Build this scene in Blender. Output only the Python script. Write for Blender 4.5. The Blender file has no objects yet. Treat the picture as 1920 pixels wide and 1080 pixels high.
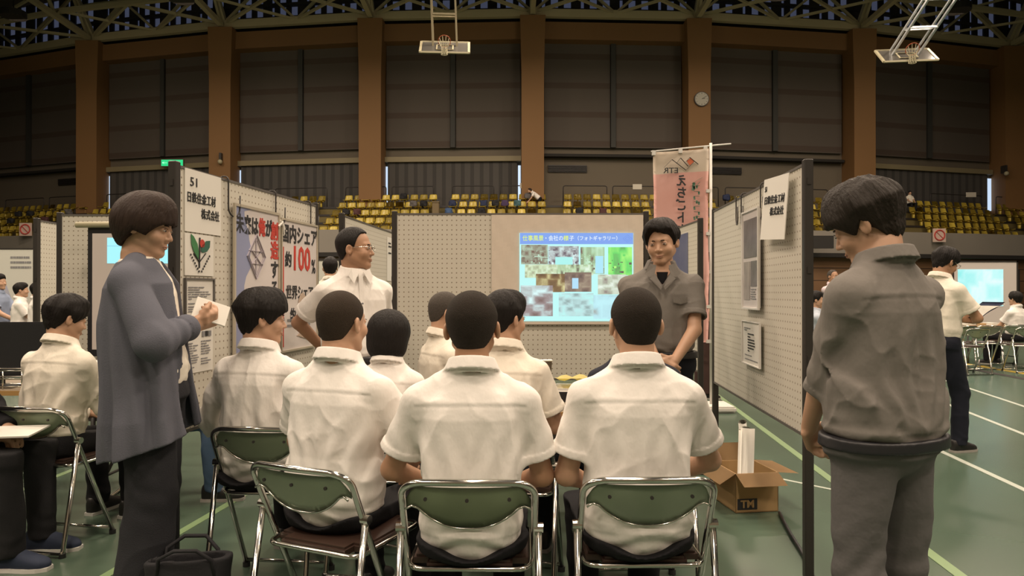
import bpy, bmesh, math, random
import numpy as np
from mathutils import Vector, Matrix
random.seed(7)
SC = bpy.context.scene
COL = SC.collection
F = 1300.0; CAMZ = 1.32; HY = 546.0       # focal length in pixels, eye height, horizon row
cam = bpy.data.cameras.new('camera'); camo = bpy.data.objects.new('camera', cam); COL.objects.link(camo)
cam.sensor_width = 36; cam.lens = 36 * F / 1920; cam.clip_end = 200
camo.location = (0, 0, CAMZ); camo.rotation_euler = (math.pi / 2 + math.atan((HY - 540) / F), 0, 0)
SC.camera = camo
SC.view_settings.view_transform = 'Standard'; SC.view_settings.look = 'None'; SC.view_settings.gamma = 1
SC.view_settings.use_curve_mapping = False; SC.view_settings.exposure = EXPOSURE = 0.0
wd = bpy.data.worlds.new('world'); SC.world = wd; wd.use_nodes = True
wd.node_tree.nodes['Background'].inputs[0].default_value = (.55, .62, .8, 1)
wd.node_tree.nodes['Background'].inputs[1].default_value = .04
# high-bay lamps hanging over the court
LAMPS = [(x, y) for y in (-9, -2, 5, 12, 19, 26) for x in (-18, -9, 0, 9, 18)]
ld = bpy.data.lights.new('hall_lamp', 'AREA'); ld.shape = 'DISK'; ld.size = 1.6; ld.energy = 610; ld.color = (1.0, .81, .63); ld.spread = math.radians(178)
LAMP_DATA = ld
def lamp_at(x, y, z=14.2):
    o = bpy.data.objects.new('hall_lamp_light', ld); COL.objects.link(o); o.location = (x, y, z); return o
for x, y in LAMPS: lamp_at(x, y)
# added wash lamps to brighten the stand and the far wall
lw = bpy.data.lights.new('added_stand_lamp', 'AREA'); lw.shape = 'DISK'; lw.size = 1.6; lw.energy = 70; lw.color = (1.0, .80, .56); lw.spread = math.radians(178)
WASH = [(x, 30 + .0055 * x * x) for x in (-24, -15, -6, 3, 12, 21)]
for x, y in WASH:
    o = bpy.data.objects.new('added_stand_lamp_light', lw); COL.objects.link(o); o.location = (x, y, 14.2); o.rotation_euler = (math.radians(38), 0, 0)

# ---------------------------------------------------------------- materials
def mat(name, col, rough=.6, metal=0, spec=.5, emit=None, est=1, bump=None, noise=None, alpha=None, trans=0):
    m = bpy.data.materials.new(name); m.use_nodes = True; nt = m.node_tree; p = nt.nodes['Principled BSDF']
    p.inputs['Base Color'].default_value = (*col, 1); p.inputs['Roughness'].default_value = rough
    p.inputs['Metallic'].default_value = metal; p.inputs['Specular IOR Level'].default_value = spec
    if trans: p.inputs['Transmission Weight'].default_value = trans
    if emit: p.inputs['Emission Color'].default_value = (*emit, 1); p.inputs['Emission Strength'].default_value = est
    tc = nt.nodes.new('ShaderNodeTexCoord')
    if noise:
        sc, amt = noise[:2]; col2 = noise[2] if len(noise) > 2 else [c * (1 - amt) for c in col]
        mp = nt.nodes.new('ShaderNodeMapping'); mp.inputs['Scale'].default_value = noise[3] if len(noise) > 3 else (1, 1, 1)
        n = nt.nodes.new('ShaderNodeTexNoise'); n.inputs['Scale'].default_value = sc; n.inputs['Detail'].default_value = 4
        r = nt.nodes.new('ShaderNodeMix'); r.data_type = 'RGBA'
        r.inputs['A'].default_value = (*col, 1); r.inputs['B'].default_value = (*col2, 1)
        nt.links.new(tc.outputs['Object'], mp.inputs[0]); nt.links.new(mp.outputs[0], n.inputs['Vector'])
        nt.links.new(n.outputs[0], r.inputs['Factor']); nt.links.new(r.outputs['Result'], p.inputs['Base Color'])
    if bump:
        sc, st = bump[:2]
        mp = nt.nodes.new('ShaderNodeMapping'); mp.inputs['Scale'].default_value = bump[2] if len(bump) > 2 else (1, 1, 1)
        n = nt.nodes.new('ShaderNodeTexNoise'); n.inputs['Scale'].default_value = sc; n.inputs['Detail'].default_value = 3
        bp = nt.nodes.new('ShaderNodeBump'); bp.inputs['Strength'].default_value = st; bp.inputs['Distance'].default_value = .01
        nt.links.new(tc.outputs['Object'], mp.inputs[0]); nt.links.new(mp.outputs[0], n.inputs['Vector'])
        nt.links.new(n.outputs[0], bp.inputs['Height']); nt.links.new(bp.outputs[0], p.inputs['Normal'])
    return m
M = {}
M['skin'] = mat('skin', (.55, .33, .215), .5, noise=(14, .15))
M['skin_pale'] = mat('skin_pale', (.58, .36, .23), .5, noise=(14, .12))
M['skin_tan'] = mat('skin_tan', (.44, .245, .145), .5, noise=(14, .15))
M['hair'] = mat('hair', (.010, .008, .007), .62, spec=.22, bump=(130, .6, (1, 1, .10)))
M['hair_brown'] = mat('hair_brown', (.040, .024, .016), .62, spec=.22, bump=(130, .6, (1, 1, .10)), noise=(30, .5, (.02, .012, .01), (1, 1, .15)))
M['hair_darkbrown'] = mat('hair_darkbrown', (.020, .015, .011), .62, spec=.22, bump=(130, .6, (1, 1, .10)))
M['hair_buzz'] = mat('hair_buzz', (.018, .014, .011), .8, spec=.22, bump=(420, .8), noise=(160, .3, (.035, .026, .018)))
M['hair_stubble'] = mat('hair_stubble', (.055, .038, .025), .8, spec=.22, bump=(420, .8), noise=(160, .3, (.030, .022, .015)))
M['hair_grey'] = mat('hair_grey', (.10, .085, .07), .7, spec=.22, bump=(400, .6), noise=(120, .4, (.04, .034, .03)))
M['eyewhite'] = mat('eyewhite', (.38, .36, .33), .3)
M['iris'] = mat('iris', (.02, .012, .008), .15)
M['lips'] = mat('lips', (.42, .21, .145), .45)
M['shirt_white'] = mat('shirt_white', (.82, .79, .75), .85, spec=.2, bump=(15, .55, (1.3, 1.3, .8)))
M['shirt_cream'] = mat('shirt_cream', (.78, .73, .63), .85, spec=.2, bump=(15, .55, (1.3, 1.3, .8)))
M['shirt_grey'] = mat('shirt_grey', (.20, .185, .168), .9, spec=.2, bump=(14, .6, (1.2, 1.2, .8)), noise=(300, .12))
M['trouser_grey'] = mat('trouser_grey', (.135, .13, .13), .9, spec=.2, bump=(14, .7), noise=(300, .12))
M['black_cloth'] = mat('black_cloth', (.012, .012, .014), .85, spec=.2, bump=(260, .2))
M['navy_cloth'] = mat('navy_cloth', (.012, .014, .024), .8, spec=.25, bump=(260, .2))
M['jeans'] = mat('jeans', (.09, .15, .25), .9, spec=.2, bump=(260, .3), noise=(8, .4))
M['black_shoe'] = mat('black_shoe', (.015, .014, .014), .45)
M['sole'] = mat('sole', (.35, .33, .30), .7)
M['chrome'] = mat('chrome', (.62, .61, .57), .16, metal=1)
def bobj(name, b, mat=None, parent=None, smooth=False, recalc=True):
    if recalc: bmesh.ops.recalc_face_normals(b, faces=b.faces)
    me = bpy.data.meshes.new(name); b.to_mesh(me); b.free()
    if smooth: me.shade_smooth()
    if mat is not None:
        for m in (mat if isinstance(mat, (list, tuple)) else [mat]): me.materials.append(m)
    o = bpy.data.objects.new(name, me); COL.objects.link(o)
    if parent: o.parent = parent
    return o
def empty(name, loc, rz=0, label=None, cat=None, group=None):
    o = bpy.data.objects.new(name, None); COL.objects.link(o); o.location = loc; o.rotation_euler = (0, 0, rz)
    tag(o, label, cat, group); return o
def tag(o, label=None, cat=None, group=None, kind=None):
    if label: o['label'] = label
    if cat: o['category'] = cat
    if group: o['group'] = group
    if kind: o['kind'] = kind
    return o
def box(b, x0, x1, y0, y1, z0, z1, mi=0, M4=None):
    vs = [b.verts.new(Vector(p) if M4 is None else M4 @ Vector(p)) for p in ((x0, y0, z0), (x1, y0, z0), (x1, y1, z0), (x0, y1, z0), (x0, y0, z1), (x1, y0, z1), (x1, y1, z1), (x0, y1, z1))]
    for f in ((0, 3, 2, 1), (4, 5, 6, 7), (0, 1, 5, 4), (1, 2, 6, 5), (2, 3, 7, 6), (3, 0, 4, 7)):
        b.faces.new([vs[i] for i in f]).material_index = mi
def prism(b, prof, z0, z1, mi=0, M4=None):
    lo = [b.verts.new((x, y, z0) if M4 is None else M4 @ Vector((x, y, z0))) for x, y in prof]
    hi = [b.verts.new((x, y, z1) if M4 is None else M4 @ Vector((x, y, z1))) for x, y in prof]
    n = len(prof)
    b.faces.new(lo[::-1]).material_index = mi; b.faces.new(hi).material_index = mi
    for i in range(n): b.faces.new((lo[i], lo[(i + 1) % n], hi[(i + 1) % n], hi[i])).material_index = mi
def tube(b, pts, r, n=8, closed=False, mi=0):
    pts = [Vector(p) for p in pts]; m = len(pts)
    rs = r if isinstance(r, (list, tuple)) else [r] * m
    rings = []; up = None
    for i in range(m):
        if closed: t = pts[(i + 1) % m] - pts[i - 1]
        else: t = pts[min(i + 1, m - 1)] - pts[max(i - 1, 0)]
        t.normalize()
        if up is None:
            up = Vector((0, 0, 1)) if abs(t.z) < .9 else Vector((1, 0, 0))
        up = (up - t * up.dot(t))
        if up.length < 1e-4: up = t.orthogonal()
        up.normalize(); sd = t.cross(up)
        rings.append([b.verts.new(pts[i] + (up * math.cos(2 * math.pi * k / n) + sd * math.sin(2 * math.pi * k / n)) * rs[i]) for k in range(n)])
    for i in range(m if closed else m - 1):
        A, B = rings[i], rings[(i + 1) % m]
        for k in range(n): b.faces.new((A[k], A[(k + 1) % n], B[(k + 1) % n], B[k])).material_index = mi
    if not closed:
        b.faces.new(rings[0][::-1]).material_index = mi; b.faces.new(rings[-1]).material_index = mi
def fillet(pts, r, n=5):
    """round the corners of a polyline"""
    pts = [Vector(p) for p in pts]; out = [pts[0]]
    for i in range(1, len(pts) - 1):
        a = (pts[i - 1] - pts[i]); c = (pts[i + 1] - pts[i])
        rr = min(r, a.length * .49, c.length * .49); a.normalize(); c.normalize()
        p0 = pts[i] + a * rr; p2 = pts[i] + c * rr
        for k in range(n + 1):
            t = k / n; out.append(p0 * (1 - t) ** 2 + pts[i] * 2 * t * (1 - t) + p2 * t * t)
    out.append(pts[-1]); return out
def beam(b, p, q, w, d=None, mi=0):
    """rectangular bar from p to q"""
    p = Vector(p); q = Vector(q); d = d or w; t = (q - p).normalized()
    up = Vector((0, 0, 1)) if abs(t.z) < .95 else Vector((0, 1, 0))
    s = t.cross(up).normalized(); u = s.cross(t)
    c = [(-1, -1), (1, -1), (1, 1), (-1, 1)]
    A = [b.verts.new(p + s * x * w / 2 + u * y * d / 2) for x, y in c]; B = [b.verts.new(q + s * x * w / 2 + u * y * d / 2) for x, y in c]
    b.faces.new(A[::-1]).material_index = mi; b.faces.new(B).material_index = mi
    for k in range(4): b.faces.new((A[k], A[(k + 1) % 4], B[(k + 1) % 4], B[k])).material_index = mi
def disc(b, c, r, n=24, axis='y', th=.01, mi=0):
    prof = [(math.cos(2 * math.pi * k / n) * r, math.sin(2 * math.pi * k / n) * r) for k in range(n)]
    Mx = Matrix.Translation(c) @ (Matrix.Rotation(math.pi / 2, 4, 'X') if axis == 'y' else Matrix.Rotation(math.pi / 2, 4, 'Y') if axis == 'x' else Matrix.Identity(4))
    prism(b, prof, -th / 2, th / 2, mi, Mx)
def wtext(name, s, size, mat, parent, loc, ext=.0012, align='CENTER', bold=0.0, sx=1, mirror=False, rot_=(math.pi / 2, 0, 0)):
    """lettering as a thin solid mesh; local plane XZ facing -Y of its parent"""
    cu = bpy.data.curves.new(name, 'FONT'); cu.body = s; cu.size = size; cu.extrude = ext; cu.offset = bold
    cu.align_x = align; cu.align_y = 'CENTER'; cu.resolution_u = 2
    t = bpy.data.objects.new(name, cu); COL.objects.link(t)
    bpy.context.view_layer.update()
    me = bpy.data.meshes.new_from_object(t.evaluated_get(bpy.context.evaluated_depsgraph_get()))
    bpy.data.objects.remove(t); bpy.data.curves.remove(cu)
    me.name = name
    Mx = Matrix.Diagonal((-sx if mirror else sx, 1, 1, 1))
    me.transform(Mx)
    if mirror: me.flip_normals()
    me.materials.clear(); me.materials.append(mat)
    o = bpy.data.objects.new(name, me); COL.objects.link(o); o.parent = parent; o.location = loc; o.rotation_euler = rot_
    return o
def copy_tree(o, parent=None):
    c = o.copy(); COL.objects.link(c); c.parent = parent
    for ch in o.children: copy_tree(ch, c)
    return c
# ---------------------------------------------------------------- distance-field sculpting
def smin(a, b, k):
    h = np.clip(0.5 + 0.5 * (b - a) / k, 0, 1)
    return b * (1 - h) + a * h - k * h * (1 - h)
def smax(a, b, k):
    return -smin(-a, -b, k)
def V(*a):
    return np.array(a, dtype=np.float32)
def nrm(v):
    v = np.asarray(v, dtype=np.float64)
    return v / (np.linalg.norm(v) + 1e-12)
def s_cap(P, a, b, ra, rb):
    a = np.asarray(a, np.float32); b = np.asarray(b, np.float32)
    pa = P - a; ba = b - a
    h = np.clip(pa @ ba / max(float(ba @ ba), 1e-9), 0, 1)
    d = pa - h[:, None] * ba
    return np.sqrt((d * d).sum(1)) - (ra + (rb - ra) * h)
def s_ell(P, c, r, R=None):
    q = P - np.asarray(c, np.float32)
    if R is not None:
        q = q @ np.asarray(R, np.float32)
    r = np.asarray(r, np.float32)
    k0 = np.sqrt(((q / r) ** 2).sum(1)); k1 = np.sqrt(((q / (r * r)) ** 2).sum(1))
    return k0 * (k0 - 1) / (k1 + 1e-6)
def s_box(P, c, r, R=None, rd=0.005):
    q = P - np.asarray(c, np.float32)
    if R is not None:
        q = q @ np.asarray(R, np.float32)
    q = np.abs(q) - (np.asarray(r, np.float32) - rd)
    return np.sqrt((np.maximum(q, 0) ** 2).sum(1)) + np.minimum(q.max(1), 0) - rd
def s_loft(P, zs, ws, ds, cy=None, n=2.3, cx=None):
    z = P[:, 2]
    w = np.interp(z, zs, ws); d = np.interp(z, zs, ds)
    y = P[:, 1] - (np.interp(z, zs, cy) if cy is not None else 0)
    x = P[:, 0] - (np.interp(z, zs, cx) if cx is not None else 0)
    q = (np.abs(x / w) ** n + np.abs(y / d) ** n) ** (1 / n)
    e = (q - 1) * np.minimum(w, d)
    return smax(e, np.maximum(zs[0] - z, z - zs[-1]), 0.012)

def sculpt(name, f, lo, hi, h, parent=None, mat=None, nb=8):
    """mesh the zero surface of f (naive surface nets, only the blocks the surface crosses)"""
    lo = np.array(lo, np.float32); hi = np.array(hi, np.float32)
    nB = np.ceil((hi - lo) / (h * nb)).astype(int)
    N = nB * nb + 1
    gi = np.stack(np.meshgrid(*[np.arange(k) for k in nB], indexing='ij'), -1).reshape(-1, 3)
    cen = lo + (gi * nb + nb / 2) * h
    dc = f(cen.astype(np.float32))
    act = np.abs(dc) < h * nb * 0.87 * 1.25 + 0.012
    D = np.empty(tuple(N), np.float32); 
    big = np.where(dc > 0, 1.0, -1.0).astype(np.float32).reshape(tuple(nB))
    bb = np.repeat(np.repeat(np.repeat(big, nb, 0), nb, 1), nb, 2)
    D.fill(1.0); D[:-1, :-1, :-1] = bb
    loc = np.stack(np.meshgrid(*[np.arange(nb + 1)] * 3, indexing='ij'), -1).reshape(-1, 3)
    ai = gi[act]
    for s in range(0, len(ai), 600):
        idx = (ai[s:s + 600, None, :] * nb + loc[None]).reshape(-1, 3)
        d = f((lo + idx * h).astype(np.float32))
        D[idx[:, 0], idx[:, 1], idx[:, 2]] = d
    D[0] = D[-1] = 1; D[:, 0] = D[:, -1] = 1; D[:, :, 0] = D[:, :, -1] = 1
    S = D < 0
    c = S[:-1, :-1, :-1].astype(np.int8)
    cnt = np.zeros_like(c)
    for dx in (0, 1):
        for dy in (0, 1):
            for dz in (0, 1):
                cnt += S[dx:N[0] - 1 + dx, dy:N[1] - 1 + dy, dz:N[2] - 1 + dz]
    cells = np.argwhere((cnt > 0) & (cnt < 8))
    if len(cells) == 0:
        cells = np.zeros((0, 3), int)
    vid = -np.ones(tuple(N), np.int32)
    vid[cells[:, 0], cells[:, 1], cells[:, 2]] = np.arange(len(cells))
    corners = [(a, b, e) for a in (0, 1) for b in (0, 1) for e in (0, 1)]
    vals = {k: D[cells[:, 0] + k[0], cells[:, 1] + k[1], cells[:, 2] + k[2]] for k in corners}
    acc = np.zeros((len(cells), 3)); num = np.zeros(len(cells))
    for k in corners:
        for ax in range(3):
            if k[ax] == 0:
                k2 = list(k); k2[ax] = 1; k2 = tuple(k2)
                a, b = vals[k], vals[k2]
                m = (a < 0) != (b < 0)
                t = np.where(m, a / np.where(m, a - b, 1), 0)
                p = np.array(k, float)[None].repeat(len(cells), 0)
                p[:, ax] += t
                acc += p * m[:, None]; num += m
    vert = lo + (cells + acc / np.maximum(num, 1)[:, None]) * h
    quads = []
    for ax in range(3):
        u, w = [(1, 2), (2, 0), (0, 1)][ax]
        sl0 = [slice(1, -1)] * 3; sl1 = [slice(1, -1)] * 3
        sl0[ax] = slice(0, -1); sl1[ax] = slice(1, None)
        A = S[tuple(sl0)]; B = S[tuple(sl1)]
        e = np.argwhere(A != B)
        off = np.array([1, 1, 1]); off[ax] = 0
        g = e + off
        inside = S[g[:, 0], g[:, 1], g[:, 2]]
        def nbv(du, dw):
            q = g.copy(); q[:, u] -= du; q[:, w] -= dw
            return vid[q[:, 0], q[:, 1], q[:, 2]]
        q = np.stack([nbv(0, 0), nbv(1, 0), nbv(1, 1), nbv(0, 1)], 1)
        q[~inside] = q[~inside][:, ::-1]
        quads.append(q)
    quads = np.concatenate(quads)
    quads = quads[(quads >= 0).all(1)]
    me = bpy.data.meshes.new(name)
    me.vertices.add(len(vert)); me.vertices.foreach_set('co', vert.astype(np.float32).ravel())
    me.loops.add(len(quads) * 4); me.loops.foreach_set('vertex_index', quads.astype(np.int32).ravel())
    me.polygons.add(len(quads))
    me.polygons.foreach_set('loop_start', np.arange(len(quads), dtype=np.int32) * 4)
    me.polygons.foreach_set('loop_total', np.full(len(quads), 4, np.int32))
    me.polygons.foreach_set('use_smooth', np.ones(len(quads), bool))
    me.update(calc_edges=True); me.validate()
    if mat: me.materials.append(mat)
    o = bpy.data.objects.new(name, me); COL.objects.link(o)
    if parent: o.parent = parent
    return o

def rot(yaw=0, pitch=0, roll=0):
    """columns = local axes. yaw about Z (left turn +), pitch about X (look up +), roll about Y"""
    return np.array((Matrix.Rotation(yaw, 3, 'Z') @ Matrix.Rotation(pitch, 3, 'X') @ Matrix.Rotation(roll, 3, 'Y')), dtype=np.float64)

def waves(P, seed, k, aniso=(1, 1, 1), warp=1.5, sharp=False):
    r = np.random.RandomState(seed)
    an = np.array(aniso); out = 0
    for i in range(4):
        d1 = nrm(r.randn(3)) * an * k * (0.7 + 0.5 * i); d2 = nrm(r.randn(3)) * an * k * 0.6
        ph = r.rand(2) * 6.28
        out = out + np.sin(P @ d1.astype(np.float32) + warp * np.sin(P @ d2.astype(np.float32) + ph[0]) + ph[1]) / (1 + .5 * i)
    out = out / 2.2
    return 1 - 2 * np.sqrt(np.abs(out) + .02) if sharp else out

# ---------------------------------------------------------------- people
def ik(S, W, L1, L2, pole):
    S = np.array(S, float); W = np.array(W, float)
    d = W - S; L = np.linalg.norm(d)
    if L > (L1 + L2) * .995:
        W = S + d / L * (L1 + L2) * .995; d = W - S; L = np.linalg.norm(d)
    u = d / L
    a = (L1 * L1 - L2 * L2 + L * L) / (2 * L)
    hgt = math.sqrt(max(L1 * L1 - a * a, 0))
    p = np.array(pole, float); p = p - u * (p @ u); p = nrm(p)
    return S + u * a + p * hgt, W

def hand_prims(W, d, n, side, curl, lr=1):
    """W wrist, d direction of the hand, n palm normal (palm side), side: towards the thumb"""
    d = nrm(d); n = np.array(n, float) - d * (np.array(n, float) @ d)
    if np.linalg.norm(n) < .15: n = np.cross(d, (0.3, 0, 1.0))
    n = nrm(n); s = np.cross(d, n); s = s if s @ np.array(side) > 0 else -s
    pr = []
    R = np.stack([s, d, n], 1)
    pr.append(('box', W + d * .045, (.040, .050, .014), R))
    for i, (o, L) in enumerate(zip((.031, .011, -.010, -.030), (.070, .078, .073, .058))):
        p = W + d * .086 + s * o; a = curl * .5; seg = (L * .42, L * .32, L * .26)
        for j, l in enumerate(seg):
            a += curl
            q = p + (d * math.cos(a) + n * math.sin(a)) * l
            pr.append(('cap', p, q, .0092 - .0008 * j, .0086 - .0008 * j)); p = q
    p = W + d * .022 + s * .030
    q = p + nrm(d * .75 + s * .75 + n * .25) * .040; pr.append(('cap', p, q, .0125, .0105))
    r_ = q + nrm(d * 1.0 + s * .25 + n * (.3 + .5 * curl)) * .033; pr.append(('cap', q, r_, .0105, .0085))
    return pr

def head_sdf(Q, w=1.0, jaw=1.0):
    ax = np.abs(Q[:, 0]) / w
    X = Q.copy(); X[:, 0] = ax
    d = s_ell(X, (0, -.014, .026), (.074, .096, .091))
    d = smin(d, s_ell(X, (0, .020, -.038), (.058 * jaw, .070, .078)), .025)
    d = smin(d, s_cap(X, (.046 * jaw, -.002, -.055), (.012, .066, -.100), .020, .018), .02)   # jaw line
    d = smin(d, s_ell(X, (.036, .060, -.035), (.026, .024, .024)), .02)                    # cheek
    d = smin(d, s_cap(X, (0, .079, .022), (.036, .066, .020), .011, .009), .015)            # brow
    d = smax(d, -s_ell(X, (.031, .098, .000), (.019, .014, .011)), .012)                    # eye socket
    d = smin(d, s_ell(X, (.031, .0765, .000), (.0145, .0125, .0125)), .004)                 # lids
    d = smin(d, s_cap(X, (0, .082, .004), (0, .103, -.032), .0065, .010), .010)
    d = smin(d, s_ell(X, (.010, .094, -.036), (.008, .009, .007)), .006)                    # nostril wing
    d = smin(d, s_ell(X, (0, .084, -.062), (.024, .012, .006)), .006)                       # upper lip
    d = smin(d, s_ell(X, (0, .083, -.073), (.020, .012, .006)), .006)
    d = smax(d, -s_cap(X, (0, .098, -.0675), (.022, .088, -.0670), .0022, .0015), .004)
    d = smin(d, s_ell(X, (0, .070, -.098), (.022, .018, .018)), .018)                       # chin
    a = .35
    R = np.array([[math.cos(a), -math.sin(a), 0], [math.sin(a), math.cos(a), 0], [0, 0, 1]])
    e = s_ell(X, (.080, -.012, -.012), (.009, .019, .031), R)
    e = smax(e, -s_ell(X, (.088, -.006, -.008), (.008, .011, .019), R), .004)
    return smin(d, e, .006)

HAIRLINES = {   # y -> lowest z of the hair
    'buzz': ([-.12, -.06, -.035, -.012, .015, .05, .075, .11], [-.078, -.070, -.030, .012, -.002, .035, .062, .068]),
    'short': ([-.12, -.06, -.035, -.012, .018, .05, .075, .11], [-.088, -.078, -.035, .008, -.020, .025, .050, .060]),
    'mop': ([-.14, -.06, -.035, -.010, .025, .06, .085, .12], [-.098, -.088, -.040, .004, -.030, .010, .034, .040]),
    'bowl': ([-.14, -.06, -.035, -.010, .03, .06, .085, .12], [-.112, -.100, -.060, -.025, -.035, .004, .025, .030]),
    'bob': ([-.14, -.06, 0, .03, .05, .07, .10, .14], [-.140, -.145, -.140, -.13, -.06, .015, .030, .035]),
    'swept': ([-.14, -.06, -.035, -.010, .025, .06, .085, .12], [-.090, -.082, -.038, .006, -.018, .050, .082, .092]),
    'thin': ([-.12, -.06, -.035, -.012, .015, .03, .045, .09], [-.075, -.068, -.030, .015, .002, .055, .085, .10]),
}
def hair_sdf(Q, style, seed=0, vol=None):
    t = {'buzz': .004, 'short': .013, 'mop': .022, 'bowl': .030, 'bob': .026, 'thin': .007, 'swept': .022}[style] if vol is None else vol
    X = Q.copy(); ax = np.abs(Q[:, 0])
    z = Q[:, 2]; y = Q[:, 1]
    fade = np.clip((z + .06) / .10, 0.25, 1) if style in ('buzz', 'short', 'thin', 'mop', 'swept') else np.ones_like(z)
    d = s_ell(Q, (0, -.014, .026), (.074, .096, .091))
    d = smin(d, s_ell(X, (0, -.030, -.020), (.062, .070, .075)), .02) - t * fade
    if style == 'swept':
        d = smin(d, s_ell(Q, (.012, .045, .088), (.062, .056, .022 + t)), .03)
    if style in ('mop', 'bowl', 'short'):
        d = smin(d, s_ell(Q, (.008, .030, .082), (.055, .060, .030 + t)), .03)
    if style == 'bob':
        d = smin(d, s_ell(Q, (0, -.02, -.07), (.090, .088, .075)), .04)
    if style == 'bowl':
        d = smin(d, s_ell(Q, (0, -.035, .015), (.098, .108, .085)), .03)
    zl = np.interp(y, *HAIRLINES[style])
    if style == 'swept': zl = zl - .22 * Q[:, 0] * (y > .03) + .012 * np.sin(Q[:, 0] * 60) * (y > .05)
    # strands run from the crown
    phi = np.arctan2(Q[:, 0], Q[:, 1] + .045)
    rr = np.sqrt(Q[:, 0] ** 2 + (y + .045) ** 2)
    rs = np.random.RandomState(seed + 5)
    if style not in ('buzz',):
        st = np.sin(phi * 31 + 1.6 * np.sin(z * 24 + rs.rand() * 6) + rs.rand() * 6) * np.clip(rr / .05, 0, 1)
        st2 = np.sin(phi * 53 + 1.5 * np.sin(z * 40 + 1.3 + rs.rand() * 6))
        amp = {'short': .0016, 'mop': .0030, 'bowl': .0014, 'bob': .0006, 'thin': .0006, 'swept': .0026}[style]
        lob = np.sin(phi * 7 + 1.5 * np.sin(z * 22 + seed) + seed) * np.clip(rr / .04, 0, 1) + .6 * np.sin(Q[:, 0] * 55 + Q[:, 1] * 40 + 2 * np.sin(z * 40 + seed))
        d = d + amp * .55 * (st + .6 * st2 * np.clip(rr / .05, 0, 1)) + amp * .9 * lob
        zl = zl + min(amp * 2.2, .004) * np.sin(ax * 170 + y * 120 + seed)
    d = smax(d, (zl - z) * .8, .006)
    if style == 'bob':   # keep the face open
        d = smax(d, -s_ell(Q, (0, .105, -.04), (.062, .07, .085)), .01)
    return d

EYEW = EYEB = None
def shift(P, c, R):
    return ((P - np.asarray(c, np.float32)) @ np.asarray(R, np.float32)).astype(np.float32)

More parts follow.
